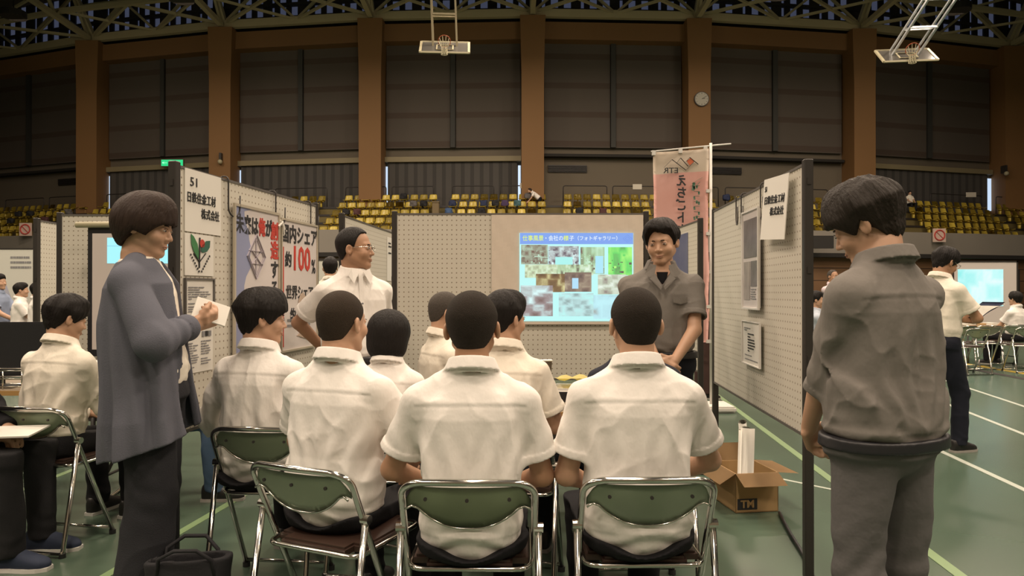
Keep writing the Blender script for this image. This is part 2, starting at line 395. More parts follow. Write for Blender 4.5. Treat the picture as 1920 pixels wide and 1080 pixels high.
def person(label, loc, facing, M, sit=False, scale=1.0, lean=0, twist=0, head=(0, 0, 0), headfwd=0.0, hair='short', hairmat=None,
           shirt=None, shirtmat=None, sleeve='short', trousermat=None, arms=None, legs=None, h=.006, seed=0, face=True,
           width=1.0, tuck=True, collar=True, group=None, jaw=1.0, shoe=None, solemat=None, folds=.006, seatz=.45, jacket=False,
           openneck=False, cardigan=None, hairvol=None, headw=1.0, torso_w=1.0, neckfwd=.0, skin=None, waist=None, dress=None, widelegs=False, belt=None, cuffroll=False, legspread=.0):
    root = bpy.data.objects.new('person', None); COL.objects.link(root)
    root.location = loc; root.rotation_euler = (0, 0, facing); root.scale = (scale,) * 3
    root['label'] = label; root['category'] = 'person'
    if group: root['group'] = group
    skin = skin or M['skin']
    hz = (seatz + .06) if sit else .90
    dz = hz - .90
    T = rot(twist, -lean, 0)
    piv = np.array([0, 0, hz])
    def tw(p):            # torso-space point (standing coordinates) -> local
        p = np.array(p, float) + [0, 0, dz]
        return piv + T @ (p - piv)
    def inv(P):           # local -> torso-space standing coordinates
        q = (P - piv.astype(np.float32)) @ T.astype(np.float32) + piv.astype(np.float32)
        q[:, 2] -= dz
        return q.astype(np.float32)
    SH = {+1: tw((.163 * width, -.005, 1.340)), -1: tw((-.163 * width, -.005, 1.340))}
    neck = tw((0, -.005, 1.43)); hc = tw((0, .016 + neckfwd, 1.588)) + np.array([0, headfwd, -abs(headfwd) * .35])
    HR = rot(*head)
    # ---- arms
    A = {}
    arms = arms or {}
    for s in (1, -1):
        a = arms.get(s, {})
        W = a.get('wrist', (s * .11, .36, hz + .10) if sit else (s * .25, .05, .86))
        pole = a.get('pole', (s * .6, -.7, -.5))
        E, W = ik(SH[s], W, .275, .245, pole)
        dirv = nrm(W - E)
        n = np.array(a.get('palm', (0, 0, -1) if sit else (-s, 0, 0)), float)
        hd = nrm(np.array(a.get('hdir', dirv), float))
        side = np.array(a.get('thumb', (-s, 0, 0) if sit else (0, 1, 0)), float)
        if abs(nrm(n) @ hd) > .95: n = np.array([0, .3, -1.0])
        A[s] = dict(S=SH[s], E=E, W=W, hand=hand_prims(W, hd, n, side, a.get('curl', .35)))
    # ---- legs
    Lg = {}
    for s in (1, -1):
        if legs and s in legs:
            K, N_, toe = [np.array(q, float) for q in legs[s]]
        elif sit:
            K = np.array((s * (.13 + legspread), .42, hz + .01)); N_ = np.array((s * (.12 + legspread), .44, .09)); toe = np.array((s * .05, 1, 0))
        else:
            K = np.array((s * .10, .01, .49)); N_ = np.array((s * .105, -.015, .09)); toe = np.array((s * .25, 1, 0))
        Lg[s] = (np.array((s * .085, 0, hz)), K, N_, nrm(toe))

    # ---- body
    tz = [.90 if trousermat else .84, .96, 1.06, 1.20, 1.31, 1.38, 1.425, 1.47]
    tws = np.array([.150, .140, .130, .140, .145, .110, .066, .056]) * torso_w
    tds = np.array([.105, .098, .090, .096, .092, .076, .060, .056])
    def skinf(P):
        Q = inv(P)
        d = s_loft(Q, tz, tws, tds)
        for s in (1, -1):
            a = A[s]
            d = smin(d, s_cap(P, a['S'] - [0, 0, .008], a['E'], .040, .038), .03)
            d = smin(d, s_cap(P, a['E'], a['W'], .039, .026), .012)
            hd = 9
            for p in a['hand']:
                if p[0] == 'box': q = s_box(P, p[1], p[2], p[3], .012)
                else: q = s_cap(P, p[1], p[2], p[3], p[4])
                hd = q if isinstance(hd, int) else smin(hd, q, .005)
            d = smin(d, hd, .012)
        nb_ = hc + HR @ np.array([0, -.030, -.050])
        d = smin(d, s_cap(P, neck - [0, 0, .02], nb_, .062, .055), .025)
        d = smin(d, head_sdf(shift(P, hc, HR), headw, jaw), .012)
        return d
    pts = [hc + [.13, .13, .13], hc - [.13, .13, .13]] + [A[s][k] for s in (1, -1) for k in ('E', 'W')] + [tw((.22, .13, .86)), tw((-.22, -.13, .86)), SH[1] + .07, SH[-1] - .07]
    for s in (1, -1):
        pts += [p[2] for p in A[s]['hand'] if p[0] == 'cap']
    pts = np.array(pts); lo = pts.min(0) - .06; hi = pts.max(0) + .06
    body = sculpt('body', skinf, lo, hi, h, root, skin)
    # ---- face parts
    def at_head(o):
        o.parent = root
        o.matrix_local = Matrix.Translation(hc) @ Matrix(HR.tolist()).to_4x4()
    if face:
        for s in (1, -1):
            b = bmesh.new(); bmesh.ops.create_uvsphere(b, u_segments=12, v_segments=8, radius=.0122)
            bmesh.ops.scale(b, vec=(1.05, .9, .36), verts=b.verts)
            bmesh.ops.translate(b, vec=(s * .031 * headw, .0805, -.001), verts=b.verts)
            o = bobj('eye', b, M['eyewhite'], root, smooth=True); at_head(o)
            b = bmesh.new(); bmesh.ops.create_uvsphere(b, u_segments=12, v_segments=8, radius=.0052)
            bmesh.ops.scale(b, vec=(1, .5, .78), verts=b.verts)
            bmesh.ops.translate(b, vec=(s * .031 * headw, .0898, -.0012), verts=b.verts)
            i_ = bobj('iris', b, M['iris'], o, smooth=True)
            b = bmesh.new()
            pts_ = [(s * (.014 + .008 * k) * headw, .0905 - .0026 * k * k * .9, .0185 + (.0035 if k in (1, 2) else 0) - (.001 * k)) for k in range(5)]
            tube(b, pts_, [.0016, .0026, .0026, .0022, .001], 6)
            bobj('eyebrow', b, hairmat or M['hair'], root, smooth=True).matrix_local = Matrix.Translation(hc) @ Matrix(HR.tolist()).to_4x4()
            b = bmesh.new()
            tube(b, [(s * (.0185 + .0063 * k) * headw, .0905 + (.0022 if 0 < k < 4 else 0) - .0012 * k, .0052 + (.0028 if 0 < k < 4 else 0)) for k in range(5)], [.0006, .0013, .0014, .0013, .0006], 5)
            bobj('eyelashes', b, M['hair'], root, smooth=True).matrix_local = Matrix.Translation(hc) @ Matrix(HR.tolist()).to_4x4()
        b = bmesh.new()
        tube(b, [(-.021, .0890, -.0665), (-.010, .0945, -.0648), (0, .0955, -.0655), (.010, .0945, -.0648), (.021, .0890, -.0665)], [.001, .0026, .0028, .0026, .001], 8)
        tube(b, [(-.019, .0890, -.069), (-.009, .0938, -.0725), (0, .0945, -.0735), (.009, .0938, -.0725), (.019, .0890, -.069)], [.001, .0028, .0032, .0028, .001], 8)
        bobj('lips', b, M['lips'], root, smooth=True).matrix_local = Matrix.Translation(hc) @ Matrix(HR.tolist()).to_4x4()
    # ---- hair
    ho = sculpt('hair', lambda P: hair_sdf(P, hair, seed, hairvol), (-.135, -.165, -.19), (.135, .135, .18), min(h, .005) if h < .008 else h, root, hairmat or M['hair'])
    ho.matrix_local = Matrix.Translation(hc) @ Matrix(HR.tolist()).to_4x4()
    if headw != 1: ho.scale = (headw, 1, 1)
    # ---- shirt
    if shirtmat:
        ez = .018 if not jacket else .028
        zb = waist if waist else (.93 if tuck else .80)
        if tuck: zb = zb - .04
        sz = [zb, zb + (.10 if tuck else .06), 1.02, 1.10, 1.20, 1.29, 1.35, 1.40, 1.45]
        sw = (np.array([.165, .182, .180, .174, .178, .180, .165, .115, .074]) + (.01 if jacket else 0)) * torso_w
        sd = np.array([.118, .140, .138, .128, .126, .124, .110, .088, .072]) + (.01 if jacket else 0)
        if tuck:
            sw = sw * np.array([.80, 1.0, 1.02, 1, 1, 1, 1, 1, 1])
        if tuck: sd = sd * np.array([.75, 1, 1, 1, 1, 1, 1, 1, 1])
        cl = {'short': .72, 'long': 1.9, 'roll': 1.30, 'none': 0}[sleeve]
        def shirtf(P):
            Q = inv(P); calm = 0
            d = s_loft(Q, sz, sw, sd, n=2.35)
            for s in (() if sleeve == 'none' else (1, -1)):
                a = A[s]
                sp = np.array([s * .045, 0, 1.425]) ; spw = tw(sp)
                d = smin(d, s_cap(P, spw, a['S'] - [0, 0, .002], .042, .052), .030)
                u = nrm(a['E'] - a['S'])
                if sleeve == 'short':
                    e = a['S'] + u * .275 * cl
                    t_ = (P - a['S'].astype(np.float32)) @ u.astype(np.float32)
                    q = s_cap(P, a['S'], e + u * .05, .054, .072)
                    q = q - .0035 * ((t_ > .275 * cl - .028) & (t_ < .275 * cl + .01))
                    q = smax(q, t_ - .275 * cl, .004)
                    t2 = s_cap(P, a['S'] + u * .05, e + u * .08, .052, .060)
                    q = np.where(t_ > .275 * cl - .022, np.maximum(q, -t2), q)
                    calm = np.maximum(calm, np.exp(-((t_ - .275 * cl) / .045) ** 2) * (np.sqrt(((P - e.astype(np.float32)) ** 2).sum(1)) < .13))
                    d = smin(d, q, .034)
                else:
                    q = s_cap(P, a['S'], a['E'], .055, .053)
                    v = nrm(a['W'] - a['E']); fl = {'long': .97, 'roll': .30}[sleeve] * .245
                    e2 = a['E'] + v * fl
                    q2 = s_cap(P, a['E'], e2, .054, .042 if sleeve == 'long' else .054)
                    t_ = (P - a['E'].astype(np.float32)) @ v.astype(np.float32)
                    q2 = q2 - .004 * (t_ > fl - .035)
                    q2 = smax(q2, t_ - fl, .005)
                    q = smin(q, q2, .02)
                    d = smin(d, q, .045)
            dist = .5 * waves(P, seed, 22, (1.15, 1.1, .6), 1.8) - .75 * waves(P, seed + 4, 15, (1.1, 1.0, .55), 1.6, True) - .4 * waves(P, seed + 9, 30, (1, 1, .8), 1.5, True)
            # drapes running down from the shoulder blades / armpits towards the waist
            ux = np.abs(Q[:, 0]) / np.maximum(.05, .28 - .25 * (1.40 - Q[:, 2]))
            drape = np.sin(ux * 17 + 1.6 * np.sin(Q[:, 2] * 14 + seed) + seed) * np.clip((1.36 - Q[:, 2]) * 5, 0, 1) ** 2 * np.clip((Q[:, 2] - .93) * 9, 0, 1)
            pouf = np.sin(Q[:, 2] * 95 + 2 * np.sin(Q[:, 0] * 22 + seed)) * np.exp(-((Q[:, 2] - (zb + .07)) / .05) ** 2)
            d = d + folds * 1.7 * (1 - .88 * calm) * (.62 * dist + .40 * drape * (Q[:, 1] < .05) + .35 * pouf)
            yk = 1.335 - .25 * Q[:, 0] ** 2
            d = d + np.where((Q[:, 1] < -.02) & (np.abs(Q[:, 0]) < .185), .0014 * np.exp(-((Q[:, 2] - yk) / .0045) ** 2) - .0012 * np.exp(-((Q[:, 2] - yk - .011) / .006) ** 2), 0)
            if not tuck:
                d = smax(d, zb + .012 - Q[:, 2], .004)
            # collar
            if collar:
                nk = Q - np.array([0, -.004 + neckfwd * .4, 1.449], np.float32)
                zt = nk[:, 2] - (.008 - .20 * nk[:, 1] * 1.0)
                rr_ = np.sqrt((nk[:, 0] / 1.0) ** 2 + (nk[:, 1] * .95) ** 2)
                lean_ = .070 - .25 * zt
                ring = np.abs(rr_ - lean_) - .0065
                ring = np.maximum(ring, np.abs(zt) - .028)
                leaf_ = np.maximum(np.abs(rr_ - (.0745 - .42 * (zt - .022))) - .0055, np.abs(zt - .004) - .022)
                ring = smin(ring, leaf_, .004)
                if openneck: ring = np.maximum(ring, nk[:, 1] - .045)
                d = smin(d, ring, .009)
            else:
                nk = Q - np.array([0, .0, 1.45], np.float32)
                d = smax(d, -s_cap(Q, (0, .0, 1.425), (0, .0, 1.60), .062, .07), .006)
            if openneck:
                d = smax(d, -np.maximum(np.abs(Q[:, 0]) * 2.0 - (Q[:, 2] - 1.34) * 1.25, .055 - Q[:, 1]) , .004)
            return d
        pts = np.array([tw((.24 * torso_w, .19, .78)), tw((-.24 * torso_w, -.19, .78)), tw((.2, .1, 1.5)), tw((-.2, -.1, 1.5))] + [A[s][k] for s in (1, -1) for k in (('S', 'E') if sleeve == 'short' else ('S', 'E', 'W'))])
        so = sculpt('jacket' if jacket else 'shirt', shirtf, pts.min(0) - .09, pts.max(0) + .09, h, root, shirtmat)
    # ---- trousers
    if trousermat:
        wz = (waist or .93) + .035
        def trf(P):
            Q = P.copy(); Q2 = inv(P) 
            d = s_ell(P, (0, -.012 if sit else 0, hz + (.005 if sit else 0)), (.182 * torso_w, .150 if sit else .128, .105 if sit else .13))
            Qw = Q2 if not sit else Q2
            wv = s_loft(Qw, [.86, .90, wz + .03], np.array([.176, .172, .163]) * torso_w, [.135, .130, .118], n=2.2)
            d = smin(d, wv, .03)
            for s in (1, -1):
                Hp, K, N_, toe = Lg[s]
                kr = .074 if not widelegs else .095
                ar = .060 if not widelegs else .115
                d = smin(d, s_cap(P, Hp + [0, 0, -.005], K, .094 * (1 if not widelegs else 1.12), kr), .02)
                e2 = N_ + [0, 0, -.02]
                q = s_cap(P, K, e2, kr - .004, ar)
                q = smax(q, (.065 if N_[2] < .12 else N_[2] - .04) - P[:, 2] + (.012 if widelegs else 0), .005)
                d = smin(d, q, .02)
            d = d + folds * (.5 * waves(P, seed + 3, 24, (1, 1, 1), 1.6) - .7 * waves(P, seed + 6, 14, (1, 1, .8), 1.6, True))
            # creases behind the knees and at the ankle
            for s in (1, -1):
                Hp, K, N_, toe = Lg[s]
                for c0, rg in ((K, .13), (N_, .10)):
                    rr_ = np.sqrt(((P - c0.astype(np.float32)) ** 2).sum(1))
                    d = d + folds * .35 * np.exp(-(rr_ / rg) ** 2) * np.sin(P[:, 2] * 80 + P[:, 1] * 45 + P[:, 0] * 30 * s + 2 * np.sin(P[:, 0] * 25 + P[:, 2] * 13) + s + seed)
            zt = wz + (0 if not sit else -.055 * np.exp(-(Q2[:, 0] / .10) ** 2) * (Q2[:, 1] < .02))
            d = smax(d, Q2[:, 2] - zt, .004)
            return d
        pts = np.array([(.24, .2, hz + .12), (-.24, -.24, hz - .13)] + [Lg[s][i] for s in (1, -1) for i in (0, 1, 2)] + [tw((.2, .15, wz)), tw((-.2, -.15, wz))])
        pts2 = pts.copy()
        sculpt('trousers', trf, pts.min(0) - .13, pts.max(0) + .13, max(h, .006), root, trousermat)
    if belt:
        def bf(P):
            Q = inv(P)
            zc = wz - .016
            d = s_loft(Q, [zc - .03, zc + .03], np.array([.186, .182]) * torso_w + .010, [.152, .148], n=2.2)
            return np.maximum(np.maximum(d, -(d + .022)), np.abs(Q[:, 2] - zc) - .018)
        sculpt('belt', bf, tw((-.25, -.2, .80)) , tw((.25, .2, 1.1)), .006, root, belt)
    # ---- shoes
    for s in (1, -1):
        Hp, K, N_, toe = Lg[s]
        yaw = math.atan2(-toe[0], toe[1])
        zb_ = N_[2] - .09
        def shf(P):
            d = s_loft(P[:, [0, 2, 1]] * np.array([1, 1, 1], np.float32), [-.075, -.05, .0, .06, .11, .155, .182], [.026, .034, .036, .043, .046, .040, .016], [.05, .055, .058, .047, .036, .028, .016],
                       cy=[.045, .05, .055, .042, .034, .027, .022], n=2.4)
            d = smin(d, s_cap(P, (0, -.025, .06), (0, -.02, .095), .040, .040), .02)
            return np.maximum(d, np.maximum(.012 - P[:, 2], P[:, 2] - .105))
        o = sculpt('shoe', shf, (-.07, -.10, -.01), (.07, .21, .13), .007, root, shoe or M['black_shoe'])
        o.matrix_local = Matrix.Translation((N_[0], N_[1], zb_)) @ Matrix.Rotation(yaw, 4, 'Z')
        b = bmesh.new()
        prof = [(-.030, -.078), (.030, -.078), (.038, -.04), (.040, .02), (.049, .09), (.046, .14), (.026, .182), (-.020, .184), (-.044, .145), (-.050, .09), (-.040, .02), (-.038, -.04)]
        prism(b, prof, 0.0, .018)
        bobj('sole', b, solemat or M['sole'], o)
    return root, dict(hc=hc, HR=HR, A=A, Lg=Lg, SH=SH, tw=tw, root=root, inv=inv, hz=hz)
# ---------------------------------------------------------------- the sports hall
def XY(px, Y): return (px - 960) * Y / F
def ZZ(py, Y): return CAMZ + (HY - py) * Y / F
def sag(X): return .0055 * (X - 1.1) ** 2
def at(px, base):
    """world X and depth on the curved line whose middle lies at depth base"""
    Y = base
    for _ in range(30): Y = base + sag(XY(px, Y))
    return XY(px, Y), Y
def mesh_mat_ramp(m, builder): return m
def stripes(name, c1, c2, scale, axis='x', rough=.7, width=.5, **k):
    m = mat(name, c1, rough, **k); nt = m.node_tree; p = nt.nodes['Principled BSDF']
    tc = nt.nodes.new('ShaderNodeTexCoord'); sp = nt.nodes.new('ShaderNodeSeparateXYZ')
    a = nt.nodes.new('ShaderNodeMath'); a.operation = 'MULTIPLY'; a.inputs[1].default_value = scale
    f = nt.nodes.new('ShaderNodeMath'); f.operation = 'FRACT'
    g = nt.nodes.new('ShaderNodeMath'); g.operation = 'GREATER_THAN'; g.inputs[1].default_value = width
    mx = nt.nodes.new('ShaderNodeMix'); mx.data_type = 'RGBA'; mx.inputs['A'].default_value = (*c1, 1); mx.inputs['B'].default_value = (*c2, 1)
    nt.links.new(tc.outputs['Object'], sp.inputs[0]); nt.links.new(sp.outputs[{'x': 0, 'y': 1, 'z': 2}[axis]], a.inputs[0])
    nt.links.new(a.outputs[0], f.inputs[0]); nt.links.new(f.outputs[0], g.inputs[0]); nt.links.new(g.outputs[0], mx.inputs['Factor'])
    nt.links.new(mx.outputs['Result'], p.inputs['Base Color'])
    return m
M['floor'] = mat('green_sport_floor', (.060, .105, .075), .26, spec=.5, noise=(.35, .25, (.085, .115, .08)), bump=(1.5, .05))
M['wood_wall'] = stripes('wood_cladding', (.20, .11, .055), (.03, .018, .012), 1.6, 'z', .6, .94)
M['parapet'] = mat('parapet_grey', (.26, .235, .20), .75, noise=(.6, .15))
M['pillar'] = mat('ochre_pillar', (.24, .125, .045), .7, noise=(.25, .18))
M['ochre_beam'] = mat('ochre_beam', (.22, .115, .045), .7)
M['louvre'] = stripes('dark_louvre_panel', (.100, .083, .070), (.078, .056, .044), .62, 'z', .8, .80)
M['mullion'] = mat('dark_mullion', (.045, .045, .042), .7)
M['hallwall'] = mat('hall_wall_beige', (.16, .135, .10), .8, noise=(.4, .1))
M['curtain'] = stripes('grey_curtain', (.085, .08, .075), (.055, .052, .05), 1.9, 'x', .9, .6)
M['steel_beige'] = mat('beige_steel', (.26, .22, .13), .6)
M['dark'] = mat('dark_void', (.02, .018, .016), .8)
M['step'] = mat('stand_step_olive', (.17, .135, .05), .8, noise=(1.2, .2))
M['truss'] = mat('truss_beige', (.46, .40, .25), .6)
M['rail'] = mat('dark_rail', (.03, .026, .024), .45)
M['skylight'] = mat('skylight_glass', (.1, .12, .18), .4, emit=(.50, .58, .95), est=.075)
M['daylight'] = mat('daylight_gap', (.3, .4, .6), .4, emit=(.62, .78, 1.0), est=.9)
M['roof'] = mat('roof_deck', (.035, .032, .03), .9)
M['lamp'] = mat('lamp_glass', (.8, .7, .5), .4, emit=(1, .85, .6), est=4)
def struct(name, b, m, **k):
    o = bobj(name, b, m, **k); o['kind'] = 'structure'; return o

b = bmesh.new(); box(b, -45, 45, -14, 48, -.3, 0); struct('floor', b, M['floor'])
# court markings
M['line_white'] = mat('court_line_white', (.42, .46, .40), .4)
M['line_green'] = mat('court_line_pale_green', (.20, .30, .15), .4)
M['line_yellow'] = mat('court_line_yellow', (.50, .36, .05), .4)
def fl(px, py):
    Y = CAMZ * F / (py - HY); return Vector((XY(px, Y), Y, 0))
def floorline(name, p, q, w, m, z=.003):
    b = bmesh.new(); p = fl(*p); q = fl(*q); d = (q - p).normalized(); s = Vector((-d.y, d.x, 0)) * w / 2
    p, q = p - d * .0, q + d * .0
    lo = [p - s, q - s, q + s, p + s]
    vs = [b.verts.new(v + Vector((0, 0, zz))) for zz in (.0005, z) for v in lo]
    for f in ((0, 1, 2, 3), (4, 5, 6, 7), (0, 1, 5, 4), (1, 2, 6, 5), (2, 3, 7, 6), (3, 0, 4, 7)): b.faces.new([vs[i] for i in f])
    return struct(name, b, m)
floorline('trim_1', (1680, 683), (2100, 822), .05, M['line_white'])
floorline('trim_2', (1660, 712), (2060, 870), .05, M['line_white'])
floorline('trim_3', (1560, 752), (1990, 951), .05, M['line_white'])
floorline('trim_4', (1330, 730), (1830, 1102), .06, M['line_green'])
floorline('trim_5', (150, 1108), (560, 868), .05, M['line_green'])
floorline('trim_6', (1440, 893), (1560, 918), .03, M['line_white'])
floorline('trim_7', (20, 927), (140, 880), .05, M['line_green'])
floorline('trim_8', (1790, 679), (2100, 730), .14, M['line_yellow'])
floorline('trim_9', (1788, 686), (2100, 744), .16, M['dark'])
floorline('trim_10', (1690, 672), (1800, 684), .08, M['line_white'])

PIL = [-75, 180, 425, 700, 998, 1303, 1606, 1883, 2120]
PP = [at(p, 38) for p in PIL]
ZT = 16.1
# side, rear walls and the roof closing the hall
b = bmesh.new(); box(b, -45.3, -45, -14, 48, 0, 22); struct('wall_left', b, M['hallwall'])
b = bmesh.new(); box(b, 45, 45.3, -14, 48, 0, 22); struct('wall_right', b, M['hallwall'])
b = bmesh.new(); box(b, -45, 45, -14.3, -14, 0, 22); struct('wall_front', b, M['hallwall'])
b = bmesh.new(); box(b, -45, 45, 47.5, 47.8, 0, 22); struct('wall_back', b, M['dark'])
b = bmesh.new(); box(b, -45, 45, -14, 48, 21.7, 22); struct('ceiling', b, M['roof'])
def seg_box(b, A, B, d0, d1, z0, z1, t0=0, t1=1):
    """slab between two points of the curved line, from depth offset d0 to d1"""
    ax = A[0] + (B[0] - A[0]) * t0; ay = A[1] + (B[1] - A[1]) * t0
    bx = A[0] + (B[0] - A[0]) * t1; by = A[1] + (B[1] - A[1]) * t1
    vs = [b.verts.new(p) for p in ((ax, ay + d0, z0), (bx, by + d0, z0), (bx, by + d1, z0), (ax, ay + d1, z0), (ax, ay + d0, z1), (bx, by + d0, z1), (bx, by + d1, z1), (ax, ay + d1, z1))]
    for f in ((0, 3, 2, 1), (4, 5, 6, 7), (0, 1, 5, 4), (1, 2, 6, 5), (2, 3, 7, 6), (3, 0, 4, 7)): b.faces.new([vs[i] for i in f])
trim = 20
def ntrim():
    global trim; trim += 1; return 'trim_%d' % trim
for i in range(len(PP)):
    x, y = PP[i]; b = bmesh.new(); w = .60
    box(b, x - w, x + w, y - 1.0, y + .5, 3.2, ZT - 3.0)
    prism(b, [(x - w, y - 1.0), (x + w, y - 1.0), (x + w, y + .5), (x - w, y + .5)], ZT - 3.0, ZT)
    for v in b.verts:
        if v.co.z > ZT - .1: v.co.x += .08 if v.co.x > x else -.08
    struct(ntrim(), b, M['pillar'])
for i in range(len(PP) - 1):
    A, B = PP[i], PP[i + 1]
    b = bmesh.new(); seg_box(b, A, B, .6, 1.0, 0, ZT + 5.5); struct('wall_back_bay', b, M['hallwall'])
    b = bmesh.new(); seg_box(b, A, B, -.35, .6, 15.05, ZT - .1); struct(ntrim(), b, M['ochre_beam'])
    n = 'window_%d' % (i + 1)
    wn = bpy.data.objects.new(n, None); COL.objects.link(wn); wn['kind'] = 'structure'
    for k, (t0, t1) in enumerate(((.075, .482), (.518, .925))):
        b = bmesh.new(); seg_box(b, A, B, .35, .5, 9.3, 15.05, t0, t1); bobj('louvre_panel', b, M['louvre'], wn)
    b = bmesh.new(); seg_box(b, A, B, .2, .5, 9.3, 15.05, .485, .515); bobj('mullion', b, M['mullion'], wn)
    plain = i in (0, 4, 5)
    b = bmesh.new(); seg_box(b, A, B, .1, .6, 8.5 if not plain else 8.75, 8.78 if not plain else 8.9, .07, .93); struct(ntrim(), b, M['steel_beige'] if not plain else M['dark'])
    if not plain:
        n = 'window_%d' % (i + 20)
        wn = bpy.data.objects.new(n, None); COL.objects.link(wn); wn['kind'] = 'structure'
        b = bmesh.new(); seg_box(b, A, B, .3, .45, 5.4, 8.5, .085, .905); bobj('curtain', b, M['curtain'], wn)
        b = bmesh.new()
        for t0, t1 in {2: ((.07, .085),), 3: ((.07, .085), (.912, .928)), 1: ((.07, .082),), 6: ((.915, .945),), 7: ((.07, .08),)}.get(i, ()): seg_box(b, A, B, .42, .46, 6.3, 8.3, t0, t1)
        if len(b.verts): bobj('glass_gap', b, M['daylight'], wn)
        else: b.free()
    else:
        b = bmesh.new(); t = (.10, .34) if i == 4 else (.12, .30) if i == 5 else (.70, .86)
        seg_box(b, A, B, .50, .62, 7.95, 8.35, *t)
        for k in range(5): seg_box(b, A, B, .44, .50, 8.0 + k * .07, 8.03 + k * .07, *t)
        g = bobj('ventilation_grille', b, M['rail']); tag(g, ['dark ventilation grille on the plain wall bay at far left', '', '', '', 'dark ventilation grille on the wall bay right of the middle pillar', 'dark ventilation grille on the wall bay right of the clock pillar'][i], 'ventilation grille')
    # clerestory behind the roof steel
    wn = bpy.data.objects.new('window_%d' % (i + 40), None); COL.objects.link(wn); wn['kind'] = 'structure'
    b = bmesh.new(); seg_box(b, A, B, .40, .55, 16.9, 19.5, .0, 1); bobj('clerestory_glass', b, M['skylight'], wn)
    b = bmesh.new()
    for k in range(13): seg_box(b, A, B, .25, .42, 16.9, 19.5, k / 12.5, k / 12.5 + (.035 if k % 3 else .06))
    seg_box(b, A, B, .1, .42, 17.55, 17.7); seg_box(b, A, B, .1, .42, 16.3, 16.95)
    bobj('mullion', b, M['roof'], wn)
# roof steel: each girder, each edge truss is one object
for i, (x, y) in enumerate(PP):
    b = bmesh.new(); z0 = ZT + .15
    def gz(t): return z0 + t * 2.6
    ys = [y - .8 - k * 3.0 for k in range(11)]
    P = [Vector((x, yy, z0 + (y - yy) * .05)) for yy in ys]; Q = [p + Vector((0, -1.5, 1.9)) for p in P]
    for k in range(10):
        beam(b, P[k], P[k + 1], .26, .26); beam(b, Q[k], Q[k + 1], .2, .2); beam(b, P[k], Q[k], .14); beam(b, Q[k], P[k + 1], .14)
    beam(b, P[0] + Vector((0, .6, 0)), Q[0] + Vector((0, 0, .3)), .30)
    struct(ntrim(), b, M['truss'])
for i in range(len(PP) - 1):
    A, B = PP[i], PP[i + 1]
    b = bmesh.new()
    def L(t, dy, z): return Vector((A[0] + (B[0] - A[0]) * t, A[1] + (B[1] - A[1]) * t + dy, z))
    beam(b, L(0, -.5, ZT + .28), L(1, -.5, ZT + .28), .30, .42)
    beam(b, L(0, -.5, ZT + 2.3), L(1, -.5, ZT + 2.3), .16)
    beam(b, L(0, -3.4, ZT + .75), L(1, -3.4, ZT + .75), .24)
    for a_, c_ in ((0, .25), (.5, .25), (.5, .75), (1, .75)):
        beam(b, L(a_, -.5, ZT + .35), L(c_, -.5, ZT + 2.3), .13)
    for a_, c_ in ((0, .5), (1, .5)):
        beam(b, L(a_, -.4, ZT + .35), L(c_, -3.4, ZT + .75), .15); beam(b, L(a_, -3.4, ZT + .75), L(c_, -.5, ZT + .35), .12)
        beam(b, L(a_, -3.4, ZT + 2.4), L(c_, -3.4, ZT + .75), .12)
    struct(ntrim(), b, M['truss'])

# stands
XS = [-40 + k * 2.0 for k in range(41)]
def ribbon(b, base, d, z0, z1, xs=None):
    xs = xs or XS
    for k in range(len(xs) - 1):
        x0, x1 = xs[k], xs[k + 1]; y0, y1 = base + sag(x0), base + sag(x1)
        vs = [b.verts.new(p) for p in ((x0, y0, z0), (x1, y1, z0), (x1, y1 + d, z0), (x0, y0 + d, z0), (x0, y0, z1), (x1, y1, z1), (x1, y1 + d, z1), (x0, y0 + d, z1))]
        for f in ((4, 5, 6, 7), (0, 1, 5, 4), (2, 3, 7, 6), (3, 2, 1, 0)): b.faces.new([vs[i] for i in f])
PB = 33.0
b = bmesh.new(); ribbon(b, PB, .25, 3.2, 4.30); struct('wall_parapet', b, M['parapet'])
b = bmesh.new(); ribbon(b, PB - .05, 4.0, 3.0, 3.2); struct(ntrim(), b, M['dark'])
b = bmesh.new(); ribbon(b, PB + .5, .3, 0, 3.0); struct('wall_lower', b, M['wood_wall'])
ROWD = .84; RISE = .50
RY = [PB + .75 + (4 - k) * ROWD for k in range(5)]           # depth of row k (0 = top)
RZ = [4.54 - .33 - .40 + (4 - k) * RISE for k in range(5)]       # tread height
b = bmesh.new()
for k in range(5): ribbon(b, RY[k] - .35, .9, 3.2, RZ[k])
ribbon(b, RY[0] + .45, 4.5, 3.2, RZ[0] + .0)
ribbon(b, PB + .25, .3, 3.2, RZ[4] - .1)
struct('floor_stand', b, M['step'])
b = bmesh.new()

# seats
M['seat_yellow'] = mat('yellow_seat', (.60, .46, .07), .30, spec=.6)
b = bmesh.new()
n = 6; P0 = []
def seatv(u, v):   # u across -1..1, v along the profile from the front lip over the pan up the back
    prof = [(.34, .40), (.30, .43), (.05, .40), (-.04, .44), (-.09, .60), (-.12, .73)]
    f = v * (len(prof) - 1); i0 = min(int(f), len(prof) - 2); t = f - i0
    y = prof[i0][0] * (1 - t) + prof[i0 + 1][0] * t; z = prof[i0][1] * (1 - t) + prof[i0 + 1][1] * t
    w = .215 if v < .5 else .215 - .03 * (v - .5) * 2
    cu = (.035 * u * u) * (1 if v > .5 else .3)
    return (u * w, -(y + cu), z + (.02 * u * u if v < .5 else 0) - (.02 * u ** 4 if v > .9 else 0))
gr = [[b.verts.new(seatv(-1 + 2 * i / n, j / 14)) for i in range(n + 1)] for j in range(15)]
for j in range(14):
    for i in range(n): b.faces.new((gr[j][i], gr[j][i + 1], gr[j + 1][i + 1], gr[j + 1][i]))
bmesh.ops.solidify(b, geom=b.faces[:], thickness=.018)
box(b, -.03, .03, -.12, .05, -.02, .41)
